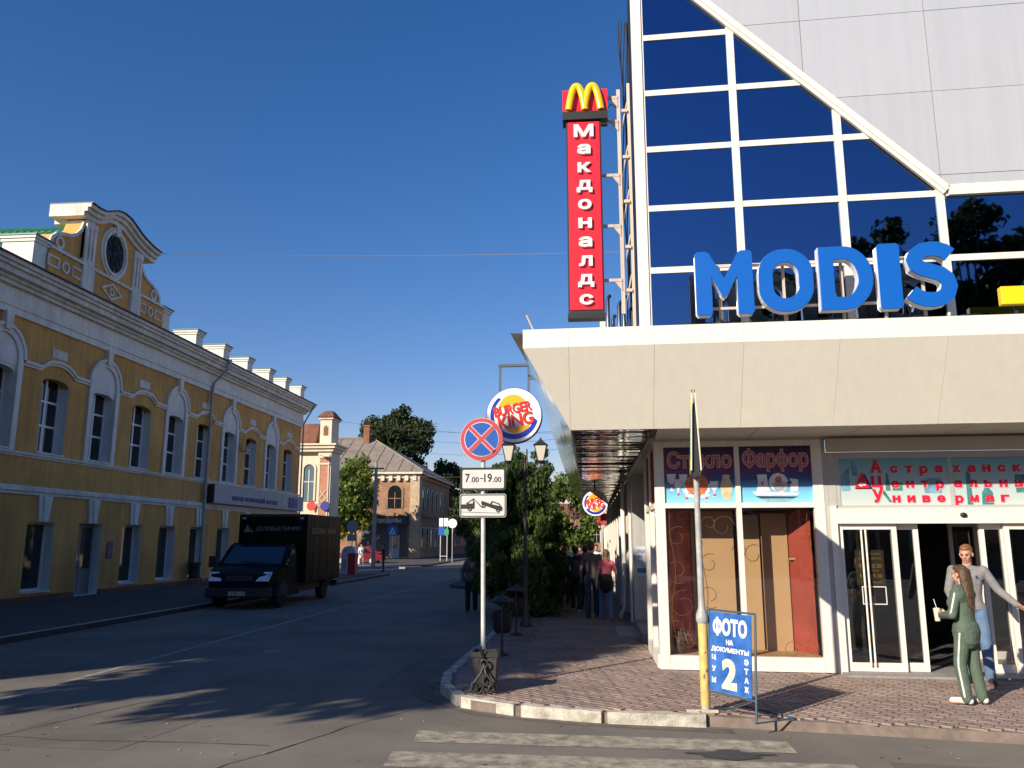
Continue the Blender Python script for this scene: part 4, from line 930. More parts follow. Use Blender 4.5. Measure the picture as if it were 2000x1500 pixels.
MB().tube([(-.70, 11.2, 4.85), (-.82, 11.15, 5.12)], .016, 6).build('tilted_rod', rust, mall)
def logo_disc(root, place, r, rot):
    """round burger sign, drawn in (a,b) with place(a,b,d)->world"""
    def put(mb): mb.v = [place(*p) for p in mb.v]; return mb
    def rr(pts): return [(x*cos(rot)-z*sin(rot), x*sin(rot)+z*cos(rot)) for x, z in pts]
    def pr(pts, d0, d1): m_ = MB(); n = len(pts); m_.add([(a, b_, d0) for a, b_ in pts]+[(a, b_, d1) for a, b_ in pts], [tuple(range(n)), tuple(range(2*n-1, n-1, -1))]+[(i, (i+1) % n, n+(i+1) % n, n+i) for i in range(n)]); return m_
    put(pr(arc(0, 0, r, 0, 360, 48)[:-1], 0, .16)).build('drum', bk_blue, root)
    f = put(pr(arc(0, 0, r*.975, 0, 360, 48)[:-1], .162, .172)).build('face', white_l, root)
    bun = rr(arc(.02*r, .22*r, .52*r, 15, 165, 20, .52*r)); put(pr(bun, .173, .178)).build('bun', bk_bun, f)
    bun = rr(arc(.06*r, -.36*r, .44*r, 195, 345, 20, .30*r)); put(pr(bun, .173, .178)).build('bun', bk_bun, f)
    sw = rr(arc(0, 0, .84*r, 120, 190, 20)+arc(.03*r, 0, .75*r, 190, 120, 20)); put(pr(sw, .173, .178)).build('swoosh', bk_blue, f)
    sw = rr(arc(0, 0, .86*r, 205, 335, 24)+arc(.02*r, .06*r, .74*r, 335, 205, 24)); put(pr(sw, .173, .178)).build('swoosh', bk_blue, f)
    for word, w, h, x, z in (('BURGER', 1.36, .36, -.68, .05), ('KING', 1.26, .46, -.60, -.43)):
        vs, fs = text_mesh(word, .01, .032, .97, w*r, h*r, None, 0)
        a = np.array(rr([(x*r+p[0], z*r+p[1]) for p in vs])); mm = MB(); mm.add([(q[0], q[1], .18+p[2]) for q, p in zip(a, vs)], fs); put(mm).build('lettering', bk_red, f)
    return f
bs = thing('round_hanging_sign', 'large round illuminated burger sign hung from a steel frame below the canopy', 'round sign', (-1.25, 14.0, 3.6))
logo_disc(bs, lambda a, b_, d: (-1.25+a, 14.1-d, 4.12+b_), .485, radians(11))
m = MB()
for x in (-1.5, -1.0): m.box(x-.02, x+.02, 14.0, 14.04, 4.5, 4.99)
m.box(-1.53, -.97, 13.99, 14.05, 4.991, 5.04).box(-.98, -.80, 14.0, 14.04, 4.76, 4.80); m.box(-1.0, -.86, 14.0, 14.04, 4.80, 4.84)
m.build('hanger_frame', M('steel_blue_frame', (.07, .10, .13), .5), bs)
b2_ = thing('round_blade_sign', 'smaller round burger sign half in shade under the mirrored soffit', 'round sign', (.2, 23, 2.7))
logo_disc(b2_, lambda a, b_, d: (.19+a, 23.1-d, 3.0+b_), .355, radians(11))
MB().box(.17, .21, 23.0, 23.05, 3.30, 3.53).build('bracket', dark_metal, b2_)
# ------------------------------------------------------------ houses further down the street
cream = M('cream_stucco', (.66, .58, .46), .85, var=.14, vs=2, streak=.1); pinkb = M('pink_brick', (.44, .21, .13), .85, var=.2, vs=6)
rust_roof = M('rust_tin_roof', (.20, .085, .05), .7, var=.3, vs=1.5); brick_o = M('orange_brick', (.31, .175, .105), .9, var=.35, vs=1.2, col2=(.40, .24, .145), fine=.2)
slate = M('weathered_grey_roof', (.235, .20, .165), .9, var=.22, vs=.8, streak=.12); brick_d = M('dark_brick', (.22, .10, .06), .9, var=.3, vs=3)
ob = thing('corner_house', 'white and pink brick corner house with ornate pier and rust roof', 'house', (-18, 60, 0))
MB().box(-19.7, -17.75, 54.3, 56.6, 0, 8.0).build('wall', cream, ob)
MB().box(-18.15, -17.25, 54.0, 56.0, 0, 8.0).build('corner_pier', cream, ob)
MB().box(-17.96, -17.44, 53.955, 53.997, 3.4, 7.4).build('brick_inset', pinkb, ob)
MB().box(-18.07, -17.33, 53.90, 53.95, 7.0, 7.12).box(-18.07, -17.33, 53.90, 53.95, 7.45, 7.6).box(-18.05, -17.97, 53.93, 53.996, 3.2, 7.7).box(-17.43, -17.35, 53.93, 53.996, 3.2, 7.7).build('pier_band', cream, ob)
m = MB()
for z0 in (4.2, 4.75):
    for a, c in (((-17.92, z0), (-17.48, z0+.55)), ((-17.48, z0), (-17.92, z0+.55))): m.tube([(a[0], 53.93, a[1]), (c[0], 53.93, c[1])], .035, 5)
m.build('lattice_ornament', cream, ob)
for z0, z1, e in ((7.9, 8.1, .15), (8.103, 8.3, .3), (8.303, 8.42, .42)): MB().box(-19.8, -17.25+e, 54.0-e, 56+e, z0, z1).build('cornice', cream, ob)
MB().box(-18.1, -17.3, 54.0, 55.6, 8.425, 10.1).box(-18.2, -17.2, 53.9, 55.7, 10.103, 10.25).build('corner_turret', cream, ob)
MB().prism([(-17.85, 9.0), (-17.55, 9.0), (-17.55, 9.55), (-17.7, 9.7), (-17.85, 9.55)], 'y', 53.97, 53.998).build('turret_niche', brick_d, ob)
MB().add([(-18.3,53.8,10.255),(-17.1,53.8,10.255),(-17.1,55.8,10.255),(-18.3,55.8,10.255),(-17.95,54.4,10.75),(-17.45,54.4,10.75),(-17.45,55.2,10.75),(-17.95,55.2,10.75)], [(0,1,5,4),(1,2,6,5),(2,3,7,6),(3,0,4,7),(4,5,6,7)]).build('turret_cap', rust_roof, ob)
MB().add([(-19.9,53.6,8.425),(-18.25,53.6,8.425),(-18.6,55.3,10.0),(-19.9,55.3,10.0),(-18.25,56.9,8.425),(-19.9,56.9,8.425)], [(0,1,2,3),(3,2,4,5),(1,4,2)]).build('roof', rust_roof, ob)
def far_window(parent, x0, x1, y, z0, z1, axis='y', arched=True, frame=cream, glass=dark_glass, out=-1):
    xm = (x0+x1)/2; r = (x1-x0)/2
    p = [(x0, z0), (x1, z0), (x1, z1)]+(arc(xm, z1, r, 0, 180, 8)[1:-1] if arched else [])+[(x0, z1)]
    o2 = [(xm+(a-xm)*1.28, z0-.08+(b_-z0+.08)*1.06) for a, b_ in p]
    d = out
    f = MB().ring(o2, p, axis, y, y+.10*d).build('window', frame, parent)
    MB().prism(p, axis, y+.004*d, y+.02*d).build('pane', glass, f)
    if axis == 'y': MB().box(xm-.03, xm+.03, min(y+.02*d, y+.05*d), max(y+.02*d, y+.05*d), z0, z1).box(x0, x1, min(y+.021*d, y+.045*d), max(y+.021*d, y+.045*d), z0+(z1-z0)*.6, z0+(z1-z0)*.6+.06).build('glazing_bar', frame, f)
    return f
blue_glass = M('sky_lit_pane', (.10, .16, .2), .05, spec=.8)
far_window(ob, -19.2, -18.45, 54.3, 4.6, 6.7, glass=blue_glass); None
far_window(ob, -19.2, -18.45, 54.3, 1.2, 3.0, arched=False); None
for x, mt, nm in ((-18.42, M('disc_red', (.55, .03, .02), .5), 'round red disc sign on the front of the white corner house'), (-17.50, M('disc_blue', (.015, .02, .22), .5), 'round navy disc sign on the pier of the white corner house')):
    r_ = thing('disc_sign', nm, 'disc sign', (x, 53.9, 4.2), group='pair of round disc signs on the corner house')
    MB().disc((x, 4.24), .31, 'y', 53.80, 53.84, 28).build('plate', mt, r_); MB().box(x-.03, x+.03, 53.84, 53.97 if x > -18 else 54.3, 4.2, 4.28).build('bracket', dark_metal, r_)

bh = thing('brick_house', 'old orange brick house with grey hipped roof beyond the crossing', 'house', (-24, 95, 0))
MB().box(-36, -18.3, 88, 108, 0, 9.05).build('wall', brick_o, bh)
MB().add([(-36.6,87.3,9.3),(-17.6,87.3,9.3),(-25.4,95.5,13.9),(-30,95.5,13.9),(-17.6,108.7,9.3),(-25.4,101,13.9),(-30,101,13.9),(-36.6,108.7,9.3)], [(0,1,2,3),(1,4,5,2),(2,5,6,3),(4,7,6,5),(7,0,3,6)]).build('roof', slate, bh)
m = MB()
for k in range(12):                              # standing seams of the roof
    x = -35+k*1.45; zt = 13.9 if -30 <= x <= -25.4 else (13.9-(x+25.4)/7.8*4.6 if x > -25.4 else 13.9-(-30-x)/6.6*4.6)
    y1 = 87.3+(zt-9.3)/4.6*8.2
    m.tube([(x, 87.3, 9.34), (x+.0, y1, zt+.03)], .045, 4)
for t in (.3, .62): m.tube([(-36.6+6.6*t, 87.3+8.2*t, 9.33+4.6*t), (-17.6-7.8*t, 87.3+8.2*t, 9.33+4.6*t)], .03, 4)
m.tube([(-17.6, 87.3, 9.34), (-25.4, 95.5, 13.93)], .1, 5).tube([(-25.4, 95.5, 13.95), (-30, 95.5, 13.95)], .13, 5)
m.build('roof_seams', slate, bh)
MB().box(-26.3, -25.6, 94.2, 95.0, 12.6, 15.2).box(-26.4, -25.5, 94.1, 95.1, 15.2, 15.4).build('chimney', brick_d, bh)
MB().box(-36.5, -17.75, 87.35, 87.6, 9.05, 9.28).box(-17.95, -17.7, 87.6, 108.6, 9.05, 9.28).build('gutter_board', cream, bh)
MB().box(-36, -18.12, 87.82, 88.0, 8.62, 9.04).build('cornice', cream, bh); MB().box(-18.29, -18.1, 88, 108, 8.62, 9.04).build('cornice', brick_o, bh)
m = MB()
for k in range(20): m.box(-35.6+k*.88, -35.2+k*.88, 87.66, 87.815, 8.35, 9.0)
m.build('dentils', cream, bh)
MB().box(-19.15, -18.12, 87.80, 87.998, 0, 8.6).box(-18.298, -18.1, 88.0, 88.9, 0, 8.6).build('corner_pilaster', M('pale_brick', (.46, .35, .23), .88, var=.25, vs=3), bh)
MB().box(-36, -18.05, 87.78, 87.99, 4.55, 4.95).box(-18.295, -18.05, 88, 108, 4.55, 4.95).build('string_course', brick_o, bh)
for x in (-21.6, -24.6, -27.6, -30.6): far_window(bh, x, x+1.5, 88, 5.4, 7.1, frame=brick_o)
for y in (90, 92.6, 95.2, 98, 101): far_window(bh, y, y+1.2, -18.3, 5.4, 7.1, axis='x', out=1, frame=cream); far_window(bh, y, y+1.2, -18.3, 1.2, 3.3, axis='x', out=1, frame=cream, arched=False)
MB().box(-24.6, -19.4, 87.5, 87.95, 3.6, 4.4).build('shop_sign', M('dark_sign', (.06, .06, .065), .5), bh)
MB().box(-24.4, -19.5, 87.93, 87.985, .3, 3.58).build('shop_front', M('dark_blue_shopfront', (.045, .055, .075), .4), bh)
q = MB().text('продукты', (-22.6, 87.498, 3.75), (1, 0, 0), EZ, w=2.6, h=.5, bold=.03, ex=.02).build('shop_lettering', plate_w, bh)
dd = MB().box(-21.3, -20.2, 87.85, 87.925, .1, 2.5).build('door', M('pale_blue_door', (.34, .38, .42), .5), bh); MB().box(-21.05, -20.45, 87.83, 87.848, 1.2, 2.3).build('pane', dark_glass, dd)
bh2 = thing('row_house', 'dark brick row house in shade far down the street', 'house', (-20, 120, 0))
MB().box(-32, -18, 109, 150, 0, 8).build('wall', brick_d, bh2); MB().add([(-32.5,108.6,8),(-17.5,108.6,8),(-25,112,11),(-25,150,11),(-17.5,150,8),(-32.5,150,8)], [(0,1,2),(1,4,3,2),(0,2,3,5)]).build('roof', rust_roof, bh2)
for y in (111, 114, 117, 120): far_window(bh2, y, y+1.3, -18, 4.6, 6.4, axis='x', out=1, frame=cream); far_window(bh2, y, y+1.3, -18, 1.2, 3.2, axis='x', out=1, frame=cream)
sh = thing('shop_row', 'pale shop building at the far end of the right pavement', 'shop', (3, 60, 0))
MB().box(1.2, 14, 47, 85, 0, 7).build('wall', cream, sh)
for y in (48, 51, 54, 57, 60): far_window(sh, y, y+1.4, 1.2, 1.0, 2.8, axis='x', out=-1, frame=alu_white, arched=False); MB().box(.7, 1.19, y-.3, y+1.7, 3.1, 3.5).build('awning', [red_s, rs_blue, dark_red][int(y) % 3], sh)
eh = thing('street_end_house', 'long low house closing the street in the distance', 'house', (0, 190, 0))
MB().box(-30, 30, 180, 190, 0, 7).build('wall', brick_o, eh); MB().prism([(179, 7), (191, 7), (185, 10)], 'x', -31, 31).build('roof', rust_roof, eh)
for x in range(-14, 6, 3): far_window(eh, x, x+1.4, 180, 1.5, 4.2, frame=cream)

# ------------------------------------------------------------ trees
def leaf_mats(nm, cols):
    out = []
    for i, c in enumerate(cols):
        m_ = M(nm, c, .6, var=.25, vs=3, spec=.3)
        b_ = m_.node_tree.nodes['Principled BSDF']
        t_ = m_.node_tree; tl = t_.nodes.new('ShaderNodeBsdfTranslucent'); tl.inputs[0].default_value = (c[0]*1.3, c[1]*1.5, c[2]*.7, 1)
        ad = t_.nodes.new('ShaderNodeMixShader'); ad.inputs[0].default_value = .3
        t_.links.new(b_.outputs[0], ad.inputs[1]); t_.links.new(tl.outputs[0], ad.inputs[2]); t_.links.new(ad.outputs[0], t_.nodes['Material Output'].inputs[0])
        out.append(m_)
    return out
bark = M('bark', (.11, .085, .065), .95, var=.35, vs=6, bump=.5, bs=25)
LM_green = leaf_mats('green_leaf', [(.055, .10, .022), (.075, .125, .03), (.04, .075, .018)])
LM_maple = leaf_mats('turning_leaf', [(.11, .17, .035), (.16, .21, .04), (.07, .115, .025), (.30, .25, .035)])
LM_dark = leaf_mats('dark_leaf', [(.04, .062, .025), (.055, .08, .03), (.03, .046, .02)])
LM_thuja = leaf_mats('thuja_spray', [(.07, .115, .03), (.10, .15, .04), (.045, .08, .02), (.15, .18, .055)])
def foliage(name, parent, mats, clumps, n, size, long=1.0, upright=0., seed=1, spread=.5, wts=None):
    r = np.random.default_rng(seed); C_ = np.array([c[:3] for c in clumps]); R = np.array([c[3] for c in clumps])
    w = R**2; w = w/w.sum(); ci = r.choice(len(clumps), n, p=w)
    d = r.normal(size=(n, 3)); d /= np.linalg.norm(d, axis=1)[:, None]
    rad = R[ci]*(1-spread*r.random(n)**1.7)*(.85+.3*r.random(n))
    P = C_[ci]+d*rad[:, None]*np.array([1, 1, .85])
    nn = r.normal(size=(n, 3))+d*.8; nn[:, 2] *= (1-upright); nn /= np.linalg.norm(nn, axis=1)[:, None]
    a = np.cross(nn, np.array([0, 0, 1.])+.3*r.normal(size=(n, 3))*(1-upright)); a /= np.linalg.norm(a, axis=1)[:, None]; b = np.cross(nn, a)
    s = size*(.6+.8*r.random(n))[:, None]
    V = np.stack([P-a*s*.5, P-b*s*.5*long, P+a*s*.5, P+b*s*.5*long*1.15], 1).reshape(-1, 3)
    V -= np.array(chain_matrix(parent).translation)
    me = bpy.data.meshes.new(name); me.vertices.add(4*n); me.vertices.foreach_set('co', V.ravel())
    me.loops.add(4*n); me.loops.foreach_set('vertex_index', np.arange(4*n)); me.polygons.add(n)
    me.polygons.foreach_set('loop_start', np.arange(0, 4*n, 4)); me.polygons.foreach_set('loop_total', np.full(n, 4))
    for m_ in mats: me.materials.append(m_)
    # shade choice goes by clump so that lighter and darker sprays sit together
    base = r.choice(len(mats), len(clumps), p=wts); mi = np.where(r.random(n) < .55, base[ci], r.choice(len(mats), n, p=wts))
    me.polygons.foreach_set('material_index', mi.astype(np.int32)); me.update(calc_edges=True)
    o = bpy.data.objects.new(name, me); COL.objects.link(o); o.parent = parent; return o
def crown_clumps(c, rx, ry, rz, n, r0, seed):
    r = random.Random(seed); out = []
    while len(out) < n:
        p = [r.uniform(-1, 1) for _ in range(3)]; q = sum(v*v for v in p)
        if q > 1 or q < .12: continue
        f = r.uniform(.75, 1.15); out.append((c[0]+p[0]*rx*f, c[1]+p[1]*ry*f, c[2]+p[2]*rz*f, r0*r.uniform(.55, 1.25)))
    return out
def tree(name, label, base, h, crown, mats, n, size, seed, nclump=40, r0=.8, trunk=.2, group=None, kind_cat='tree', long=1.2, wts=None):
    t = thing(name, label, kind_cat, base, group=group); x, y, z = base; r = random.Random(seed)
    cx, cy, cz, rx, ry, rz = crown
    cl = crown_clumps((x+cx, y+cy, z+cz), rx, ry, rz, nclump, r0, seed)
    m = MB(); top = (x+cx*.7, y+cy*.7, z+cz+rz*.3)
    m.tube([(x, y, z-.05), (x+.1*cx+r.uniform(-.1, .1), y, z+h*.22), (x+.4*cx, y+.3*cy, z+cz-rz*.5), top], trunk, 8, trunk*.3)
    m.build('trunk', bark, t, smooth=True)
    m = MB()
    for c in cl[::2]:
        st = (x+.35*cx+r.uniform(-.1, .1), y+.3*cy, z+(cz-rz*.75)+r.uniform(0, rz*.9)); mid = ((st[0]+c[0])/2, (st[1]+c[1])/2, (st[2]+c[2])/2+.15*rz*r.uniform(-.3, 1))
        m.tube([st, mid, c[:3]], trunk*.3, 5, trunk*.07)
    m.build('limbs', bark, t)
    foliage('crown', t, mats, cl, n, size, long, 0, seed, .85, wts); return t
tree('maple_tree', 'bushy maple with yellowing leaves in front of the brick house', (-22.3, 79, .12), 8, (-.9, 0, 6.0, 2.7, 2.4, 4.0), LM_maple, 13000, .24, 3, 64, .9, .14, wts=[.36, .30, .2, .14])
tree('tall_tree', 'tall dark tree rising behind the brick house roof', (-27, 108, 0), 19, (1.2, 0, 14.2, 4.7, 4, 6.0), LM_dark, 24000, .34, 4, 85, 1.3, .4)
tree('small_tree', 'small dark tree at the right end of the brick house roof', (-20.0, 112, 0), 13, (0.4, 0, 9.8, 2.2, 3, 3.2), LM_dark, 5000, .30, 5, 26, .9, .2)
tree('shading_tree', 'added bushy tree behind the maple, shading the brick house front', (-26.5, 81.5, 0), 9, (0, 0, 5.6, 2.6, 2.4, 3.2), LM_green, 7000, .26, 15, 44, .9, .15)  # added, mostly hidden by the maple, to throw shade on the brick front
for i, (x, y, h, rr_, lab) in enumerate(((-12.4, 90, 9, 2.6, 'leafy street tree beside the white sign stand'), (-8.2, 78, 8.5, 2.8, 'leafy street tree behind the stopping-ban sign post'), (-5.5, 62, 7.5, 2.2, 'light green street tree left of the lamp post'), (-14.6, 112, 10, 3, 'dark street tree past the brick house'), (-8, 108, 9, 3, 'dark street tree in the far shade of the road'))):
    tree('street_tree', lab, (x, y, 0), h, (0, 0, h*.55, rr_, rr_, h*.42), LM_green if i in (1, 2) else LM_dark, 5000, .26, 20+i, 34, .95, .15, group='trees along the far street')
tree('street_tree', 'bright green tree at the far end of the right pavement', (-1.2, 46, .12), 5, (0.2, 0, 3.2, 1.5, 1.6, 2.2), LM_maple, 5000, .16, 31, 30, .6, .1, group='trees along the far street', wts=[.5, .2, .3, 0])
# conifers on the right pavement
def thuja(label, base, h, w, seed, n):
    t = thing('thuja_tree', label, 'tree', base, group='thujas along the right pavement'); x, y, z = base; r = random.Random(seed)
    MB().tube([(x, y, z-.05), (x, y, z+h*.9)], .09, 7, .02).build('trunk', bark, t)
    cl = []
    lob = [(r.uniform(-.45, .45)*w, r.uniform(-.4, .4)*w, r.uniform(.75, 1.05)) for _ in range(4)]
    for k in range(170):
        f = r.random()**.8; a = r.uniform(0, 6.28); lx, ly, lh = lob[k % 4]
        rad = w*.80*(1-f**2.6)*r.uniform(.35, 1.12)*min(1, .6+f*4)
        cl.append((x+lx*f**.6+rad*cos(a), y+ly*f**.6+rad*sin(a), z+.15+f*(h*lh-.2), r.uniform(.14, .32)*(1.1-.5*f)))
    foliage('crown', t, LM_thuja, cl, n, .048, 2.3, .3, seed, .85, [.33, .27, .25, .15]); return t
thuja('tall broad thuja behind the twin lamp post', (-1.58, 21.4, .12), 4.7, 1.02, 3, 48000)
thuja('dark thuja on the kerb side, left of the lamp post', (-2.15, 23.0, .12), 4.4, 1.15, 4, 34000)
thuja('thuja further along, behind the broad one', (-1.75, 25.2, .12), 4.6, 1.0, 5, 22000)
thuja('thuja nearest the far walkers', (-1.85, 29.5, .12), 4.6, 1.0, 6, 14000)
thuja('thuja last in the row', (-2.2, 34, .12), 4.8, 1.2, 8, 10000)
thuja('thuja on the kerb bulge behind the woman in mauve', (-3.6, 35, .12), 5.0, 1.2, 11, 12000)
thuja('thuja at the outer edge of the kerb bulge', (-4.6, 39, .12), 5.6, 1.4, 12, 12000)
thuja('tallest thuja at the far end of the kerb bulge', (-3.8, 44, .12), 6.4, 1.5, 13, 11000)
b = MB()
# shrubs at the feet of the thujas
for i, (x, y, s) in enumerate(((-.95, 22.6, .36), (-1.0, 24.2, .34))):
    t = thing('low_shrub', ('low yellowish shrub at the foot of the broad thuja', 'low shrub beside the dark-clad walkers')[i], 'shrub', (x, y, .12), group='shrubs under the thujas')
    MB().tube([(x, y, .1), (x, y, .6)], .03, 5).build('stem', bark, t)
    foliage('foliage', t, LM_maple[:3], crown_clumps((x, y, .7), s, s, .55, 14, .2, i+3), 1800, .08, 1.3, 0, i+50, .8)
# trees that stand outside the frame: they shade the foreground and show in the glass
for i, (x, y, h, rr_, lab) in enumerate(((-14.2, 1.4, 12.2, 3.0, 'broad street tree on the left pavement by the camera'), (-14.4, 6.4, 12.0, 2.9, 'second broad street tree on the left pavement'), (-14.6, 10.6, 11.5, 2.4, 'third street tree in front of the ochre house'))):
    tree('pavement_tree', lab, (x, y, .12), h, (0, -.8 if i == 0 else 0, h*.74, rr_+.3, rr_+.7, h*.25), LM_green, 11000, .30, 60+i, 62, .95, .20, group='trees on the left pavement')
for i, (x, y, h, rr_, lab) in enumerate(((8.0, -18, 17.4, 2.4, 'tree across the square, leftmost of those mirrored in the blue glass'), (11.2, -18.4, 17.9, 2.1, 'tree across the square, second from the mirrored left'), (14.4, -18, 19.6, 2.1, 'tall tree across the square, mirrored above the blue letter D'), (17.4, -18.2, 19.7, 2.3, 'tall tree across the square, mirrored beside the yellow board'), (21.2, -18, 18.6, 2.8, 'tree across the square, mirrored at the right'))):
    tree('square_tree', lab, (x, y, 0), h, (0, 0, h*.62, rr_, rr_, h*.38), LM_dark, 7500, .32, 70+i, 60, .85, .3, group='trees across the square')
ob_ = thing('opposite_block', 'long block across the square behind the camera', 'building', (10, -42, 0)); MB().box(-8, 60, -46, -36, 0, 9).build('wall', brick_o, ob_)
for x in range(-6, 58, 4): far_window(ob_, x, x+1.6, -36, 1.2, 3.2, out=1); far_window(ob_, x, x+1.6, -36, 5, 7.2, out=1)

# ------------------------------------------------------------ overhead cables
def cable(label, p, q, sag, r=.011):
    p, q = Vector(p), Vector(q); n = 24
    MB().tube([p.lerp(q, i/n)-Vector((0, 0, sag*4*(i/n)*(1-i/n))) for i in range(n+1)], r, 4).build('overhead_cable', black, label=label, cat='cable', group='overhead cables over the street')
cable('long cable crossing the sky to the red vertical sign', (-17.45, 30.0, 13.36), (1.16, 24, 10.64), .12, .009)
cable('cable from the ornate turret toward the round sign', (-17.6, 56, 10.3), (1.0, 47, 8.2), .5)
cable('upper of the cables over the far crossing', (-19, 88, 14.2), (1, 55, 9.5), .6, .016)
cable('middle cable over the far crossing', (-18.5, 82, 12.3), (1, 50, 8.4), .6, .015)
cable('lower cable over the far crossing', (-18.5, 80, 10.9), (1, 52, 8.1), .7, .015)
cable('lowest cable above the brick house gutter', (-17.3, 66, 7.4), (1, 60, 7.2), .5, .014)
cable('cable in front of the maple crown', (-17.3, 57, 5.4), (-15.7, 60, 5.6), .1, .012)

# ------------------------------------------------------------ street furniture far off
up_ = thing('utility_pole', 'grey concrete utility pole beside the maple', 'utility pole', (-15.7, 60, .12)); MB().cyl((-15.7, 60, .1), (-15.7, 60, 7.7), .16, .11, 10).build('shaft', granite, up_); MB().box(-16.3, -15.1, 59.95, 60.05, 7.2, 7.3).build('crossarm', dark_metal, up_)
rs = thing('round_road_sign', 'round grey road sign seen from behind, in shade left of the pole', 'road sign', (-14.3, 49.5, .12)); MB().cyl((-14.3, 49.5, .1), (-14.3, 49.5, 3.2), .03).build('post', grey_pipe, rs); MB().disc((-14.3, 2.82), .36, 'y', 49.43, 49.45, 26).build('disc', grey_pipe, rs); MB().box(-14.6, -14.0, 49.43, 49.45, 1.95, 2.35).build('plate', grey_pipe, rs)
pk = thing('pedestrian_crossing_sign', 'blue square crossing sign with white triangle on a thin post', 'road sign', (-14.2, 59.5, .12))
MB().cyl((-14.2, 59.5, .1), (-14.2, 59.5, 3.05), .035).build('post', white_pipe, pk); pb = MB().box(-14.55, -13.85, 59.43, 59.46, 2.32, 3.04).build('panel', M('bright_sign_blue', (.02, .16, .52), .4), pk)
tr_ = MB().prism([(-14.44, 2.42), (-13.96, 2.42), (-14.2, 2.92)], 'y', 59.41, 59.429).build('triangle', white_l, pb)
MB().disc((-14.19, 2.72), .035, 'y', 59.395, 59.409, 10).prism([(-14.23, 2.68), (-14.17, 2.68), (-14.15, 2.56), (-14.08, 2.45), (-14.12, 2.45), (-14.2, 2.54), (-14.27, 2.45), (-14.31, 2.45), (-14.24, 2.58)], 'y', 59.395, 59.409).build('walker', black, pb)
kb = thing('kiosk_cabinet', 'round-topped white and red cabinet behind the truck on the pavement', 'cabinet', (-13.45, 46.2, .12))
MB().prism([(-13.85, 1.28), (-13.05, 1.28)]+arc(-13.45, 1.28, .40, 0, 180, 16)[1:-1], 'y', 45.9, 46.5).build('dome', plate_w, kb); MB().box(-13.85, -13.47, 45.9, 46.5, .12, 1.278).build('white_side', plate_w, kb); MB().box(-13.467, -13.05, 45.9, 46.5, .12, 1.278).build('red_side', M('faded_red', (.45, .03, .03), .5), kb)
MB().disc((-13.6, 1.42), .09, 'y', 45.88, 45.899, 12).build('printed_mark', grey_pipe, kb); MB().box(-13.75, -13.55, 45.88, 45.899, .4, .95).build('printed_text_block', grey_pipe, kb)
ss = thing('sign_stand', 'white tubular sign stand with panels at the far kerb', 'sign stand', (-13.3, 76, 0))
m = MB()
for x in (-13.62, -13.0): m.cyl((x, 76, 0), (x, 76, 4.0), .04)
m.cyl((-13.62, 76, .55), (-13.0, 76, .55), .035).cyl((-13.62, 76, 2.45), (-13.0, 76, 2.45), .035); m.build('frame', white_pipe, ss)
MB().box(-13.75, -13.38, 75.9, 75.95, 3.25, 4.0).box(-13.3, -12.93, 75.9, 75.95, 3.25, 4.0).build('white_plate', white_l, ss)
MB().box(-13.8, -13.25, 75.9, 75.95, 2.45, 3.2).build('blue_plate', rs_blue, ss); MB().prism([(-13.25, 2.5), (-12.85, 2.5), (-12.85, 2.95), (-13.05, 3.1), (-13.25, 2.95)], 'y', 75.88, 75.93).build('green_plate', M('green_sign', (.03, .30, .10), .5), ss)
rd = thing('round_white_sign', 'round white sign turned aside at the far kerb', 'road sign', (-12.3, 75, 0)); MB().disc((-12.35, 3.5), .42, 'y', 74.9, 74.94, 24).build('disc', white_l, rd); MB().tube([(-12.95, 75, 3.3), (-12.6, 74.95, 3.75), (-12.3, 74.95, 3.6), (-12.35, 74.97, 2.6)], .05).build('bent_arm', rust, rd); MB().cyl((-12.35, 75, 0), (-12.35, 75, 3.0), .04).build('post', grey_pipe, rd)

# ------------------------------------------------------------ vehicles
tk_paint = M('black_truck_paint', (.008, .009, .012), .18, spec=.6, coat=.5); tk_blue = M('blue_black_cab', (.007, .009, .016), .35, spec=.08)
tk_box = wavy(M('black_box_sheet', (.008, .008, .008), .38, spec=.06), (1, 2.6, .05), .9, .06); tyre = M('tyre', (.012, .012, .012), .85); lampg = M('headlamp', (.80, .81, .84), .1, spec=.8)
trim = M('black_plastic', (.02, .02, .021), .6); trk_let = M('grey_lettering', (.22, .21, .19), .5); trk_or = M('tan_lettering', (.42, .27, .13), .5)
tk = thing('box_truck', 'black box truck parked at the left kerb facing the camera', 'truck', (-10.3, 26.5, 0))
prof = [(24.02, .34), (24.0, .55), (24.03, .78), (24.12, 1.0), (24.35, 1.12), (24.85, 1.24), (25.52, 1.80), (25.75, 1.88), (26.2, 1.90), (26.2, .36)]
m = MB(); n = len(prof)
def tw(y, z): return 1.06-(max(0, z-1.1))*.12-(.16 if y < 24.15 else (.06 if y < 24.5 else 0))
cxk = -10.32
secs = [[(cxk-tw(y, z), y, z) for y, z in prof], [(cxk+tw(y, z), y, z) for y, z in prof]]
m.add(secs[0]+secs[1], [tuple(range(n)), tuple(range(2*n-1, n-1, -1))]+[(i, (i+1) % n, n+(i+1) % n, n+i) for i in range(n)])
m.build('cab', tk_blue, tk, bevel=.03)
def cabq(name, y0, z0, y1, z1, w0, w1, off, mat, parent=tk):
    d = Vector((0, y1-y0, z1-z0)).normalized(); nrm = Vector((0, -d.z, d.y))*off
    return MB().add([(cxk-w0, y0+nrm.y, z0+nrm.z), (cxk+w0, y0+nrm.y, z0+nrm.z), (cxk+w1, y1+nrm.y, z1+nrm.z), (cxk-w1, y1+nrm.y, z1+nrm.z)], [(0,1,2,3)]).build(name, mat, parent)
wsm = M('windscreen', (.012, .016, .026), .03, spec=.9)
cabq('windscreen', 24.90, 1.285, 25.50, 1.785, .93, .84, .012, wsm)
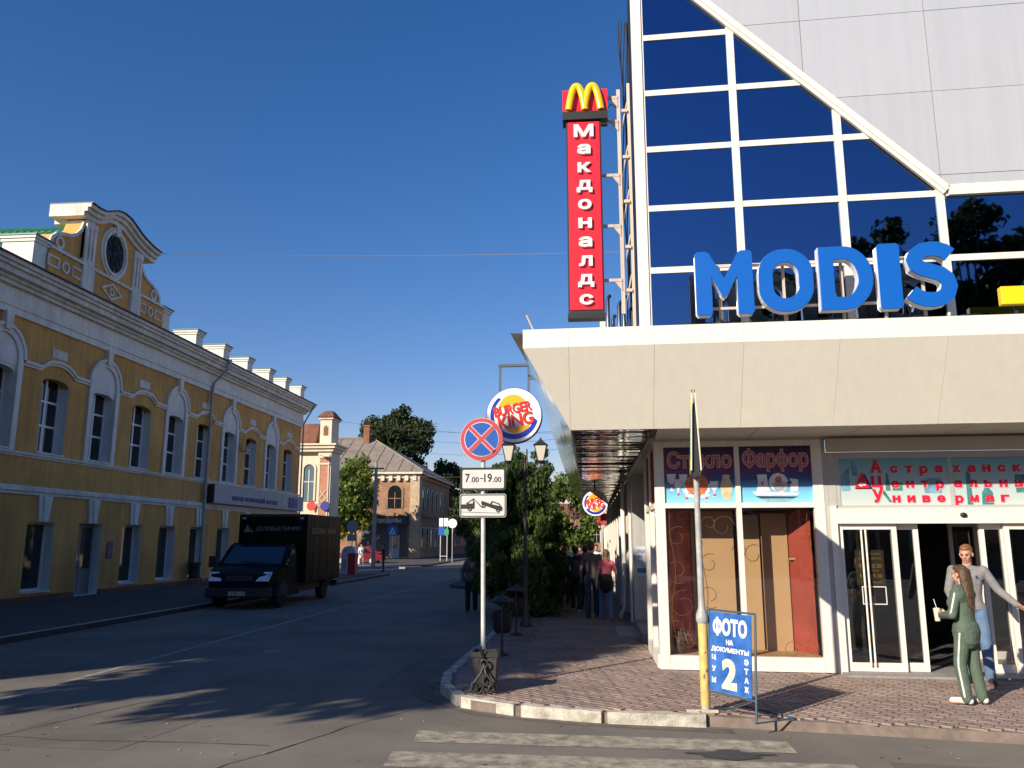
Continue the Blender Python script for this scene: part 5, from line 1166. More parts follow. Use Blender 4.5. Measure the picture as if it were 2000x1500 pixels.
cabq('grille', 24.03, .80, 24.10, .96, .42, .42, .03, trim)
q = MB().box(cxk-.98, cxk+.98, 23.93, 24.2, .34, .62); q.build('bumper', trim, tk, bevel=.03)
for s in (-1, 1):
    x = cxk+s*.72
    hl = MB().add([(x-.20, 24.035, .80), (x+.20, 24.055, .80), (x+.24*1, 24.22, 1.06) if s > 0 else (x+.02, 24.26, 1.06), (x-.02, 24.26, 1.06) if s > 0 else (x-.24, 24.22, 1.06)], [(0,1,2,3)])
    hl.v = [(a, b_-.045, c+.01) for a, b_, c in hl.v]; hl.build('headlight', lampg, tk)
    xs = cxk+s*1.075
    MB().prism([(24.95, 1.26), (25.75, 1.26), (25.75, 1.72), (25.52, 1.72)], 'x', min(xs-s*.06, xs-s*.012), max(xs-s*.06, xs-s*.012)).build('side_window', wsm, tk)
    MB().tube([(cxk+s*1.0, 24.98, 1.32), (cxk+s*1.22, 24.92, 1.34)], .02).box(cxk+s*1.27-.09, cxk+s*1.27+.09, 24.86, 24.94, 1.18, 1.52).build('mirror', trim, tk, bevel=.01)
    MB().box(min(xs-s*.02, xs), max(xs-s*.02, xs), 25.62, 25.78, 1.12, 1.15).build('door_handle', trim, tk)
for k, wd_ in enumerate((.7, .85)): cabq('wiper', 24.9, 1.30+.0, 25.02+.02*k, 1.36+.02*k, .03, wd_, .02, trim)
np_ = MB().box(cxk-.26, cxk+.26, 23.915, 23.928, .40, .515).build('number_plate', M('dim_plate', (.45, .45, .45), .5), tk)
MB().text('н199ст', (cxk-.22, 23.914, .42), (1, 0, 0), EZ, w=.34, h=.075, bold=.02, ex=.002).text('30', (cxk+.15, 23.914, .44), (1, 0, 0), EZ, w=.08, h=.055, bold=.02, ex=.002).build('plate_lettering', black, np_)
bx = MB().box(-11.42, -9.12, 26.35, 30.05, .66, 2.84).build('cargo_box', tk_box, tk, bevel=.02)
MB().box(-9.119, -9.105, 26.36, 30.04, 1.70, 1.73).build('rib', tk_box, bx)
MB().box(-11.40, -9.14, 26.33, 26.349, 2.76, 2.82).build('box_edge', trim, bx)
q = MB().text('ДЕЛОВЫЕЛИНИИ', (-10.85, 26.348, 2.28), (1, 0, 0), EZ, w=1.5, h=.16, bold=.01, ex=.002).prism([(-11.25, 2.26), (-11.02, 2.26), (-11.13, 2.52)], 'y', 26.344, 26.348).prism([(-11.0, 2.26), (-10.92, 2.26), (-11.06, 2.44)], 'y', 26.344, 26.348); q.build('lettering', trk_let, bx)
q = MB().text('ДЕЛОВЫЕ ЛИНИИ', (-9.098, 26.75, 2.18), (0, 1, 0), EZ, w=2.6, h=.22, bold=.012, ex=.003).build('lettering', trk_or, bx)
for x in (-11.25, -9.3): MB().box(x-.06, x+.06, 26.325, 26.348, 2.68, 2.73).build('marker_lamp', plate_w, bx)
MB().box(-11.2, -9.35, 25.9, 30.0, .42, .655).build('chassis', trim, tk); MB().box(-11.3, -9.2, 29.95, 30.15, .40, .58).build('rear_bar', trim, tk)
def wheel(root, c, r, w, out):
    x, y = c; o = MB().lathe([(r*.6, -w/2), (r*.92, -w/2), (r, -w*.35), (r, w*.35), (r*.92, w/2), (r*.6, w/2)], (0, 0, 0), 22).xf(lambda a, b_, z: (x+z*out, y+a, r+b_)).build('wheel', tyre, root, smooth=True, auto=40)
    MB().lathe([(0.02, w*.32), (r*.35, w*.34), (r*.6, w*.42), (r*.62, w*.38), (r*.62, -w*.4)], (0, 0, 0), 18).xf(lambda a, b_, z: (x+z*out, y+a, r+b_)).build('rim', grey_pipe, o, smooth=True, auto=40)
for y in (24.82, 28.9):
    wheel(tk, (-9.40, y), .34, .23, 1); wheel(tk, (-11.22, y), .34, .23, -1)
for s in (-1, 1): MB().prism([(24.35, .35)]+[(24.82+.42*cos(a), .36+.42*sin(a)) for a in np.linspace(pi, 0, 10)]+[(25.3, .35)], 'x', cxk+s*.985-.09, cxk+s*.985+.09).build('wheel_arch', trim, tk)
cr = thing('parked_car', 'dark red car parked in shade behind the woman in white', 'car', (-19.3, 69, .0))
cpaint = M('dark_red_paint', (.16, .012, .02), .2, coat=.6)
cp = [(-2.1, .35), (-2.12, .65), (-1.95, .82), (-1.1, .92), (-.5, 1.38), (.75, 1.42), (1.45, .98), (2.05, .92), (2.1, .4)]
MB().prism([(a, z) for a, z in cp], 'y', -.82, .82).xf(lambda x, y, z: (-19.3+x, 69+y*(1-.14*max(0, z-.9)), z)).build('body', cpaint, cr, bevel=.06)
MB().prism([(-.95, .95), (-.45, 1.32), (.7, 1.35), (1.25, .97)], 'y', -.85, -.80).xf(lambda x, y, z: (-19.3+x, 69+y, z)).build('side_glass', dark_glass, cr)
for x in (-1.3, 1.3):
    for y in (-.72, .72):
        o = MB().cyl((-19.3+x, 69+y-.1, .32), (-19.3+x, 69+y+.1, .32), .32, n=16).build('wheel', tyre, cr); MB().cyl((-19.3+x, 69+y-.11, .32), (-19.3+x, 69+y+.11, .32), .2, n=12).build('rim', zinc, o)
for x in (-2.1, 2.06): MB().box(-19.3+x-.04, -19.3+x+.06, 68.25, 68.55, .62, .78).build('headlight' if x > 0 else 'tail_light', lampg if x > 0 else red_s, cr)

# ------------------------------------------------------------ street furniture near by
sp_ = thing('stopping_ban_sign', 'no-stopping road sign post with two plates at the corner', 'road sign', (-1.39, 11.03, .12))
MB().cyl((-1.39, 11.03, .1), (-1.41, 11.03, 3.45), .03, n=14).build('post', white_pipe, sp_, smooth=True, auto=40)
cz = 3.345; cx_ = -1.425
dk = MB().disc((cx_, cz), .293, 'y', 10.978, 10.99, 48).build('disc', pale_rim, sp_)
MB().disc((cx_, cz), .288, 'y', 10.971, 10.977, 48).build('red_ring', rs_red, dk)
m = MB().disc((cx_, cz), .236, 'y', 10.966, 10.970, 48).build('white_ring', pale_rim, dk)
MB().disc((cx_, cz), .226, 'y', 10.961, 10.965, 48).build('blue_field', rs_blue, dk)
for nm, mt, w, y in (('white_cross', pale_rim, .062, 10.956), ('red_cross', rs_red, .046, 10.951)):
    m = MB()
    for k, s in enumerate((1, -1)):
        l = .232; d = Vector((cos(radians(45)), s*sin(radians(45)))); n_ = Vector((-d.y, d.x))*w/2
        pts = [Vector((cx_, cz))+d*l+n_, Vector((cx_, cz))-d*l+n_, Vector((cx_, cz))-d*l-n_, Vector((cx_, cz))+d*l-n_]
        m.prism([tuple(p) for p in pts], 'y', y+.0015*k, y+.004)
    m.build(nm, mt, dk)
def plate(x0, x1, z0, z1, name, r=.03):
    o = MB().prism(rrect(x0, x1, z0, z1, r), 'y', 10.985, 10.995).build(name, plate_w, sp_)
    MB().ring(rrect(x0+.008, x1-.008, z0+.008, z1-.008, r*.8), rrect(x0+.02, x1-.02, z0+.02, z1-.02, r*.7), 'y', 10.9815, 10.984).build('border', black, o); return o
p1_ = plate(-1.705, -1.10, 2.665, 2.955, 'time_plate'); MB().ring(rrect(-1.712, -1.093, 2.658, 2.962, .035), rrect(-1.70, -1.105, 2.67, 2.95, .03), 'y', 10.98, 10.998).build('rim', dark_metal, p1_)
q = MB().text('7', (-1.645, 10.984, 2.765), (1, 0, 0), EZ, w=.062, h=.115, bold=.02, ex=.002).text('.00', (-1.575, 10.984, 2.765), (1, 0, 0), EZ, w=.115, h=.072, bold=.012, ex=.002).text('–', (-1.445, 10.984, 2.81), (1, 0, 0), EZ, w=.045, h=.012, bold=.0, ex=.002).text('19', (-1.388, 10.984, 2.765), (1, 0, 0), EZ, w=.105, h=.115, bold=.02, ex=.002).text('.00', (-1.272, 10.984, 2.765), (1, 0, 0), EZ, w=.115, h=.072, bold=.012, ex=.002)
q.build('lettering', black, p1_)
p2_ = plate(-1.715, -1.09, 2.30, 2.61, 'tow_plate')
def on2(pts): return [(-1.715+a*.625/379, 2.61-b_*.31/205) for a, b_ in pts]
m = MB()
for poly in ([(12, 92), (12, 130), (55, 130), (120, 130), (122, 70), (112, 70), (112, 84), (60, 84), (55, 92)], [(48, 84), (110, 42), (112, 48), (60, 86)], [(108, 40), (114, 40), (116, 84), (108, 84)], [(112, 44), (117, 42), (180, 112), (205, 118), (205, 124), (176, 120)],
             [(175, 70), (185, 62), (262, 92), (340, 110), (350, 120), (345, 150), (322, 148), (178, 92)], [(250, 88), (262, 62), (322, 84), (340, 112), (330, 112), (316, 92), (268, 74), (260, 94)]):
    m.prism(on2(poly), 'y', 10.980, 10.9842)
for c_, r_ in (((82, 132), 18), ((196, 104), 15), ((312, 146), 16)):
    pp_ = on2([c_])[0]; k = .31/205; m.ring(arc(pp_[0], pp_[1], r_*k, 0, 360, 18), arc(pp_[0], pp_[1], r_*k*.5, 0, 360, 18), 'y', 10.976, 10.984)
m.prism(on2([(14, 156), (330, 168), (330, 171), (14, 159)]), 'y', 10.981, 10.9842); m.build('tow_pictogram', black, p2_)
for z in (2.50, 2.82, 3.30): MB().box(-1.44, -1.36, 10.992, 11.0, z, z+.03).build('clamp', zinc, sp_)
pb_ = thing('scroll_planter', 'dark tapered planter box with wrought scrolls round the sign post foot', 'planter', (-1.34, 10.86, .12))
m = MB().add([(-1.44,10.68,.14),(-1.20,10.68,.14),(-1.20,10.92,.14),(-1.44,10.92,.14),(-1.49,10.64,.62),(-1.17,10.64,.62),(-1.17,10.94,.62),(-1.49,10.94,.62)], [(0,1,5,4),(1,2,6,5),(2,3,7,6),(3,0,4,7),(0,3,2,1)]); m.build('box', M('rusty_black_box', (.045, .04, .036), .8, var=.4, vs=12), pb_)
MB().box(-1.50, -1.47, 10.63, 10.95, .55, .63).box(-1.19, -1.16, 10.63, 10.95, .55, .63).box(-1.47, -1.19, 10.63, 10.66, .56, .62).build('rim', iron, pb_)
m = MB()
def sc2(cx, cz, r, a0, a1, sh=.7, yy=10.60): return [(cx+r*(1-sh*t)*cos(radians(a0+(a1-a0)*t)), yy-.02*sin(t*3), cz+r*(1-sh*t)*sin(radians(a0+(a1-a0)*t))) for t in np.linspace(0, 1, 24)]
for s in (sc2(-1.33, .50, .075, 90, 620), sc2(-1.27, .22, .09, 40, -420), sc2(-1.40, .21, .09, 140, 560), sc2(-1.22, .20, .06, 0, 400), sc2(-1.44, .19, .05, 180, -230)): m.tube(s, .011, 5)
for a, c_ in ((-1.335, -1.19), (-1.325, -1.48)): m.tube([(a, 10.60, .48), (a+(c_-a)*.25, 10.57, .38), (a+(c_-a)*.8, 10.56, .27), (c_, 10.58, .17), (a+(c_-a)*.6, 10.6, .13)], .012, 5)
m.tube([(-1.38, 10.60, .64), (-1.36, 10.6, .55), (-1.335, 10.6, .45), (-1.33, 10.59, .14)], .012, 5).tube([(-1.30, 10.6, .66), (-1.345, 10.6, .58), (-1.36, 10.6, .70)], .01, 5).build('scrollwork', iron, pb_)
def urn(label, x, y):
    t = thing('hanging_bin', label, 'litter bin', (x, y, .12), group='cast-iron bins along the thujas')
    MB().lathe([(.11, .36), (.145, .42), (.165, .66), (.18, .70), (.165, .71), (.13, .50)], (x, y, .12), 16).build('bucket', iron, t, smooth=True, auto=40)
    MB().lathe([(.20, .86), (.205, .875), (.12, .93), (.03, .96), (.02, 1.0)], (x, y, .12), 16).build('lid', iron, t, smooth=True, auto=40)
    m = MB()
    for s in (-1, 1): m.tube([(x+s*.02, y-.18*s*0-.19*(s > 0)+.19*(s < 0), .12), (x+s*.02, y-.19*(s > 0)+.19*(s < 0), .95), (x, y, 1.02)], .014, 6)
    m.cyl((x, y, .12), (x, y, .48), .02); m.lathe([(.12, 0), (.12, .02), (.03, .05)], (x, y, .12), 12)
    for k in range(8): a = k*pi/4; m.tube([(x+.12*cos(a), y+.12*sin(a), .49), (x+.185*cos(a), y+.185*sin(a), .62), (x+.17*cos(a), y+.17*sin(a), .80)], .008, 4)
    m.build('stand', iron, t)
urn('cast-iron hanging bin nearest the kerb corner', -1.47, 14.15); urn('cast-iron hanging bin beside the lamp post', -1.50, 17.2)
lpz = thing('street_lamp', 'black twin-lantern street lamp before the thujas', 'street lamp', (-1.44, 18.95, .12))
m = MB().lathe([(.13, 0), (.13, .06), (.09, .12), (.075, .5), (.05, .56), (.045, 1.5), (.055, 1.55), (.04, 1.6), (.036, 3.35), (.05, 3.4), (.05, 3.5), (.03, 3.55), (.028, 3.72), (.045, 3.75), (.02, 3.82)], (-1.44, 18.95, .12), 14); m.build('post', iron, lpz, smooth=True, auto=35)
frost = M('frosted_lantern_pane', (.62, .58, .52), .35)
for s in (-1, 1):
    x = -1.45+s*.375
    MB().tube([(-1.44, 18.95, 3.5), (-1.44+s*.12, 18.95, 3.46), (-1.44+s*.26, 18.95, 3.54), (x, 18.95, 3.70), (x, 18.95, 3.78)], .02, 7).tube([(-1.44+s*.03, 18.95, 3.62), (-1.44+s*.15, 18.95, 3.58), (-1.44+s*.2, 18.95, 3.52)], .012, 6).build('arm', iron, lpz)
    ln = MB()
    hb, ht = .065, .14
    ln.add([(x+a*hb, 18.95+c_*hb, 3.80) for a, c_ in ((-1,-1),(1,-1),(1,1),(-1,1))]+[(x+a*ht, 18.95+c_*ht, 4.16) for a, c_ in ((-1,-1),(1,-1),(1,1),(-1,1))], [(0,1,5,4),(1,2,6,5),(2,3,7,6),(3,0,4,7)])
    lo = ln.build('lantern', frost, lpz)
    e = MB()
    for a, c_ in ((-1,-1),(1,-1),(1,1),(-1,1)): e.tube([(x+a*hb, 18.95+c_*hb, 3.80), (x+a*ht, 18.95+c_*ht, 4.17)], .012, 4)
    e.lathe([(.05, 3.74), (.075, 3.79), (.095, 3.81)], (x, 18.95, 0), 10); e.build('lantern_frame', iron, lo)
    MB().add([(x+a*.17, 18.95+c_*.17, 4.165) for a, c_ in ((-1,-1),(1,-1),(1,1),(-1,1))]+[(x+a*.05, 18.95+c_*.05, 4.27) for a, c_ in ((-1,-1),(1,-1),(1,1),(-1,1))]+[(x, 18.95, 4.36)], [(0,1,5,4),(1,2,6,5),(2,3,7,6),(3,0,4,7),(4,5,8),(5,6,8),(6,7,8),(7,4,8)]).build('lantern_roof', iron, lo)
yp = thing('crossing_sign_post', 'grey post with chipped yellow foot and road sign seen edge-on', 'road sign', (1.26, 9.83, .12))
MB().lathe([(.052, .06), (.052, .96), (.046, .97)], (1.27, 9.83, .12), 16).build('yellow_foot', yellow_paint, yp, smooth=True, auto=40)
MB().lathe([(.05, 0), (.05, .07)], (1.27, 9.83, .11), 14).lathe([(.062, .96), (.07, 1.0), (.066, 1.05), (.04, 1.12), (.036, 1.25), (.033, 2.8)], (1.27, 9.83, .12), 16).build('post', grey_pipe, yp, smooth=True, auto=40)
MB().box(1.05, 1.40, 9.76, 9.79, .12, .15).tube([(1.27, 9.83, .14), (1.16, 9.72, .13), (1.18, 9.66, .13)], .012).build('foot_plate', rust, yp)
chip = MB()
for (a, z, h) in ((-1.9, .35, .06), (-1.3, .42, .05), (-.9, .28, .04), (-2.3, .95, .03), (-1.5, .62, .03)):
    chip.add([(1.27+.054*cos(a), 9.83+.054*sin(a), .12+z), (1.27+.054*cos(a+.25), 9.83+.054*sin(a+.25), .12+z+.01), (1.27+.054*cos(a+.3), 9.83+.054*sin(a+.3), .12+z+h), (1.27+.054*cos(a-.02), 9.83+.054*sin(a-.02), .12+z+h*.7)], [(0,1,2,3)])
chip.build('rust_chip', brick_d, yp)
YR = Matrix.Rotation(-radians(6.0), 3, 'Z')
def yx(x, y, z):
    v = YR @ Vector((x, y, z)); return (1.267+v.x, 9.83+v.y, v.z)
for s in (-1, 1):
    t0, t1 = .012, .048
    f = lambda d, z: s*(t0+(t1-t0)*(3.66-z)/.9)+s*d
    def brd(d0, d1, y0, y1, z0, z1, nm, mt, par):
        return MB().hexa([(f(d0, z0), y0, z0), (f(d1, z0), y0, z0), (f(d1, z0), y1, z0), (f(d0, z0), y1, z0), (f(d0, z1), y0, z1), (f(d1, z1), y0, z1), (f(d1, z1), y1, z1), (f(d0, z1), y1, z1)]).xf(yx).build(nm, mt, par)
    o = brd(0, .012, -.34, .34, 2.78, 3.68, 'board', plate_w, yp)
    brd(.0122, .016, -.34, .34, 2.78, 3.68, 'lime_backing', lime, o); brd(.0162, .018, -.24, .24, 2.95, 3.5, 'sign_picture', rs_blue, o)
    brd(0, .01, -.31, -.28, 3.682, 3.72, 'lug', black, o)
MB().hexa([(-.042, -.30, 2.72), (.042, -.30, 2.72), (.042, .30, 2.72), (-.042, .30, 2.72), (-.010, -.30, 3.56), (.010, -.30, 3.56), (.010, .30, 3.56), (-.010, .30, 3.56)]).xf(yx).build('dark_gap_fill', black, yp)  # black filler stands in for the shade in the gap between the boards

af = thing('sandwich_board', 'blue A-board sign advertising document photos beside the yellow pole', 'A-board', (1.5, 9.5, .12))
A0 = Vector((1.30, 9.80, .125)); A1 = Vector((1.70, 9.20, .125)); AX = (A1-A0).normalized(); BK = Vector((-AX.y, AX.x, 0))   # BK points away behind
if BK.y < 0: BK = -BK
def ap(a, z, off=0): return A0+AX*a+Vector((0, 0, z))+BK*(.06*z/1.1+off)
Lw = (A1-A0).length
m = MB()
for a in (0, Lw): m.tube([ap(a, 0), ap(a, 1.10)], .013, 6)
for z in (.22, 1.10): m.tube([ap(0, z), ap(Lw, z)], .012, 6)
m.build('front_frame', M('blue_grey_tube', (.06, .10, .14), .5), af)
m = MB()
for a in (0, Lw): m.tube([ap(a, .008, -.02), ap(a, .008)+BK*.55], .010, 5)
m.tube([ap(0, .008)+BK*.55, ap(Lw, .008)+BK*.55], .010, 5); m.tube([ap(Lw*.1, .008)+BK*.25, ap(Lw*.9, .20)], .008, 5); m.build('base_frame', bpy.data.materials['blue_grey_tube'], af)
bq = [ap(.03, .24, -.014), ap(Lw-.05, .24, -.014), ap(Lw-.05, 1.08, -.014), ap(.03, 1.08, -.014)]
bo = MB().hexa([tuple(p) for p in bq[:2]]+[tuple(bq[1]+BK*.01), tuple(bq[0]+BK*.01)]+[tuple(bq[3]), tuple(bq[2]), tuple(bq[2]+BK*.01), tuple(bq[3]+BK*.01)]).build('board', aframe_blue, af)
UPV = (ap(0, 1)-ap(0, 0)).normalized()
def at_(a, z): return tuple(ap(a, z, -.0155))
def lt(s, a, z, w, h, bold, mat, name='lettering'): MB().text(s, at_(a, z), tuple(AX), tuple(UPV), w=w, h=h, bold=bold, ex=.001, align='C').build(name, mat, bo)
W2 = Lw/2-.01
lt('ФОТО', W2, .83, .53, .20, .05, aframe_let); lt('НА', W2, .745, .11, .055, .045, aframe_let); lt('ДОКУМЕНТЫ', W2, .655, .58, .06, .045, aframe_let); lt('2', W2-.01, .28, .23, .32, .055, aframe_yel)
for s_, a in (('ЦУМ', .10), ('ЭТАЖ', Lw-.12)):
    for k, ch in enumerate(s_): lt(ch, a, .565-k*(.12 if len(s_) == 3 else .092), .065, .06, .045, aframe_let)
# ------------------------------------------------------------ people
skin = M('skin', (.50, .27, .19), .55, var=.08, vs=15); skin_tan = M('tanned_skin', (.40, .21, .14), .55, var=.08, vs=15)
def hair_m(nm, c, c2=None): return M(nm, c, .45, var=.5, vs=45, col2=c2, streak=.5, ss=(110, 110, 9), bump=.5, bs=70)
def cloth(nm, c, var=.18): return M(nm, c, .85, var=var, vs=8, bump=.75, bs=11, fine=.1)
def cap_mesh(b, p0, r0, p1, r1, flat=None, n=12):
    """tapered capsule; flat=(axis vector, factor) squashes its section along an axis"""
    p0, p1 = Vector(p0), Vector(p1); d = p1-p0; L = d.length; d = d.normalized() if L > 1e-6 else Vector((0, 0, 1))
    if flat is not None:
        a = Vector(flat[0]); a = (a-d*a.dot(d)).normalized(); fa = flat[1]
    else: a = d.orthogonal().normalized(); fa = 1.
    c = d.cross(a); rings = []
    for t in (-80, -55, -28, 0): rings.append((p0+d*r0*sin(radians(t)), r0*cos(radians(t))))
    for t in (0, 28, 55, 80): rings.append((p1+d*r1*sin(radians(t)), r1*cos(radians(t))))
    vs = [q+(a*fa*cos(2*pi*j/n)+c*sin(2*pi*j/n))*r for q, r in rings for j in range(n)]; k = len(rings)
    b.add(vs, [(i*n+j, i*n+(j+1) % n, (i+1)*n+(j+1) % n, (i+1)*n+j) for i in range(k-1) for j in range(n)]+[tuple(range(n-1, -1, -1)), tuple(range((k-1)*n, k*n))])
def fuse(b, name, mat, parent, vox, sm=4, loc=None):
    """join overlapping shells into one continuous smooth surface"""
    me = bpy.data.meshes.new(name); me.from_pydata([tuple(v) for v in b.v], [], b.f); me.update()
    o = bpy.data.objects.new(name, me); COL.objects.link(o)
    r = o.modifiers.new('remesh', 'REMESH'); r.mode = 'VOXEL'; r.voxel_size = vox
    s = o.modifiers.new('smooth', 'SMOOTH'); s.factor = .5; s.iterations = sm
    m2 = bpy.data.meshes.new_from_object(o.evaluated_get(bpy.context.evaluated_depsgraph_get()))
    o.modifiers.clear(); o.data = m2; bpy.data.meshes.remove(me); m2.name = name; m2.materials.clear(); m2.materials.append(mat)
    m2.polygons.foreach_set('use_smooth', [True]*len(m2.polygons)); o.parent = parent; return o
V3 = Vector
def hand(b, w, d, side, s, curl=.5, r=1.):
    """palm, four fingers of unequal length and a thumb; d along the hand, side towards the thumb"""
    d = V3(d).normalized(); side = V3(side); side = (side-d*side.dot(d)).normalized(); nrm = d.cross(side)
    for k in (-1, 0, 1): cap_mesh(b, w+side*k*.017*s, .019*s*r, w+d*.075*s+side*k*.024*s, .016*s*r)
    for k, L in enumerate((.068, .078, .072, .055)):
        o = side*(.033-.022*k)*s; p0 = w+d*.075*s+o; c = nrm*curl
        p1 = p0+(d+side*(.10-.07*k)).normalized()*L*.5*s; p2 = p1+(d*(1-curl*.6)+c).normalized()*L*.32*s; p3 = p2+(d*(1-curl)+c*1.5).normalized()*L*.28*s
        cap_mesh(b, p0, .0095*s*r, p1, .009*s*r, n=8); cap_mesh(b, p1, .009*s*r, p2, .0085*s*r, n=8); cap_mesh(b, p2, .0085*s*r, p3, .0075*s*r, n=8)
    t0 = w+d*.022*s+side*.026*s; t1 = t0+(side*.9+d*.8+nrm*.2).normalized()*.036*s; t2 = t1+(d+side*.25+nrm*.35).normalized()*.032*s
    cap_mesh(b, t0, .0125*s*r, t1, .011*s*r, n=8); cap_mesh(b, t1, .0105*s*r, t2, .0085*s*r, n=8)
def person(label, loc, heading, h=1.75, vox=.012, female=False, J=None, top=None, bottom=None, shoe=None, hairm=None, hair='short', skinm=skin,
           sleeve=1.0, leg=1.0, hem=.90, face=True, build=1.0, skirt=None, group=None, head_turn=0., head_nod=0., loose=1.0):
    """figure facing local -Y; joints in metres for a 1.75 m body, J overrides single joints"""
    root = thing('person', label, 'person', loc, heading, group); s = h/1.75
    j = dict(hipL=(.095, 0, .93), hipR=(-.095, 0, .93), kneL=(.105, -.01, .50), kneR=(-.105, -.01, .50), ankL=(.11, .02, .085), ankR=(-.11, .02, .085),
             toeL=(.125, -.16, .03), toeR=(-.125, -.16, .03), shL=(.18, 0, 1.43), shR=(-.18, 0, 1.43), elL=(.235, .03, 1.14), elR=(-.235, .03, 1.14),
             wrL=(.25, -.06, .90), wrR=(-.25, -.06, .90), pel=(0, 0, .95), wai=(0, .005, 1.10), che=(0, 0, 1.30), nek=(0, .01, 1.49), hea=(0, -.015, 1.635))
    if female:
        for k in ('shL', 'shR'): j[k] = (j[k][0]*.87, 0, 1.425)
    if J: j.update(J)
    j = {k: V3(v)*s for k, v in j.items() if not k.startswith('hand')}; q = s*build
    X = V3((1, 0, 0)); Y = V3((0, 1, 0)); hs = 1.0 if not female else .98; ws = 1.0 if not female else .86
    axis = (j['shL']-j['shR']).normalized(); fwd = V3((axis.y, -axis.x, 0)).normalized()
    def torso(b, g, zlo=None):
        f = (fwd, .72)
        cap_mesh(b, j['pel']-axis*.055*q, .105*q*hs+g, j['pel']+axis*.055*q, .105*q*hs+g)
        cap_mesh(b, j['pel'], .135*q*hs+g, j['wai'], .13*q*ws+g, f, 16)
        cap_mesh(b, j['wai'], .13*q*ws+g, j['che']-V3((0, 0, .03*s)), .148*q*(.94 if female else 1)+g, f, 16)
        for k in ('shL', 'shR'): cap_mesh(b, j['che'], .105*q+g, j[k]+(j['che']-j[k])*.22-V3((0, 0, .025*s)), .072*q+g)
        nb = j['nek']-V3((0, 0, .055*s))
        for k, sg in (('shL', 1), ('shR', -1)): cap_mesh(b, nb-axis*sg*.01*s, .052*q+g, j[k]-axis*sg*.035*s-V3((0, 0, .012*s)), .046*q+g)
        if female:
            for k in (-1, 1): cap_mesh(b, j['che']+axis*k*.07*s+fwd*.085*s-V3((0, 0, .02*s)), .055*s+g, j['che']+axis*k*.07*s+fwd*.09*s-V3((0, 0, .035*s)), .055*s+g)
    def limb(b, a, m_, e, r0, r1, r2, upto, g):
        A, B, C_ = j[a], j[m_], j[e]; t = upto*2
        if t <= 1: cap_mesh(b, A, r0+g, A.lerp(B, t), r0+(r1-r0)*t+g)
        else: cap_mesh(b, A, r0+g, B, r1+g); cap_mesh(b, B, r1+g, B.lerp(C_, t-1), r1+(r2-r1)*(t-1)+g)
    head_c = j['hea']; hz = Matrix.Rotation(head_turn, 3, 'Z') @ Matrix.Rotation(head_nod, 3, 'X')
    def hp(x, y, z): return head_c+hz @ V3((x*s, y*s, z*s))
    b = MB(); torso(b, -.004)
    cap_mesh(b, j['nek']-V3((0, 0, .05*s)), .058*s*(.86 if female else 1), head_c+V3((0, .015*s, -.05*s)), .052*s*(.86 if female else 1))
    def ell(b, c, r, n=14, m_=10):
        t = MB().sphere((0, 0, 0), (r[0]*s, r[1]*s, r[2]*s), n, m_); b.add([tuple(head_c+hz @ (V3(v)+V3(c)*s)) for v in t.v], t.f)
    ell(b, (0, .012, .03), (.074, .094, .088)); ell(b, (0, -.03, -.035), (.056, .058, .075)); ell(b, (0, -.052, -.078), (.032, .03, .026))
    for sx in (-1, 1): ell(b, (sx*.078, .012, -.01), (.012, .02, .031)); ell(b, (sx*.038, -.062, -.02), (.024, .02, .022))
    cap_mesh(b, hp(0, -.083, .012), .009*s, hp(0, -.103, -.022), .0135*s, n=8); ell(b, (0, -.072, .03), (.05, .015, .014))
    for a, m_, e in (('shL', 'elL', 'wrL'), ('shR', 'elR', 'wrR')): limb(b, a, m_, e, .05*q*(.85 if female else 1), .039*q, .027*q, 1, 0)
    for k in 'LR':
        w = j['wr'+k]; d = (w-j['el'+k]).normalized(); hd = (J or {}).get('hand'+k)
        sd = V3(hd[1]) if hd else fwd; dd = V3(hd[0]) if hd else d
        hand(b, w, dd, sd, s*(.92 if female else 1), hd[2] if hd else .45, 1.0 if vox < .01 else 1.15)
    for k in 'LR':
        limb(b, 'hip'+k, 'kne'+k, 'ank'+k, .083*q*hs, .056*q, .04*q, 1, 0)
        cap_mesh(b, j['ank'+k]-V3((0, 0, .03*s)), .036*s, j['toe'+k], .03*s)
    fuse(b, 'body', skinm, root, vox, 3)
    if top:
        b = MB(); torso(b, .014*loose*(1.5 if loose > 1 else 1)); loose_s = min(loose, 1.3)
        for a, m_, e in (('shL', 'elL', 'wrL'), ('shR', 'elR', 'wrR')): limb(b, a, m_, e, .056*q*(.88 if female else 1), .046*q, .035*q, sleeve, .008*loose)
        cap_mesh(b, j['nek']-V3((0, 0, .045*s)), .066*s, j['nek']-V3((0, 0, .015*s)), .062*s)
        zc = hem*s
        o = fuse(b, 'top', top, root, vox, 4)
        # cut the garment off at its hem
        me = o.data; co = np.empty(len(me.vertices)*3); me.vertices.foreach_get('co', co); co = co.reshape(-1, 3)
        low = co[:, 2] < zc; torso_d = np.hypot(co[:, 0]-j['pel'].x, co[:, 1]-j['pel'].y) < .24*s
        sel = low & torso_d & (np.abs(co[:, 0]-j['pel'].x) < .235*s)
        co[sel, 2] = zc+(co[sel, 2]-zc)*.04; me.vertices.foreach_set('co', co.ravel()); me.update()
    if bottom:
        b = MB(); g = .010*loose
        cap_mesh(b, j['pel']-axis*.055*q, .108*q*hs+g*.5, j['pel']+axis*.055*q, .108*q*hs+g*.5); cap_mesh(b, j['pel'], .135*q*hs+g*.3, j['pel'].lerp(j['wai'], .5), .13*q*ws+g*.3, (fwd, .72), 16)
        for k in 'LR': limb(b, 'hip'+k, 'kne'+k, 'ank'+k, .088*q*hs, .063*q, .052*q, leg, g)
        if skirt: cap_mesh(b, j['pel'], .15*s, j['pel']-V3((0, 0, skirt*s)), .19*s, (fwd, .75), 16)
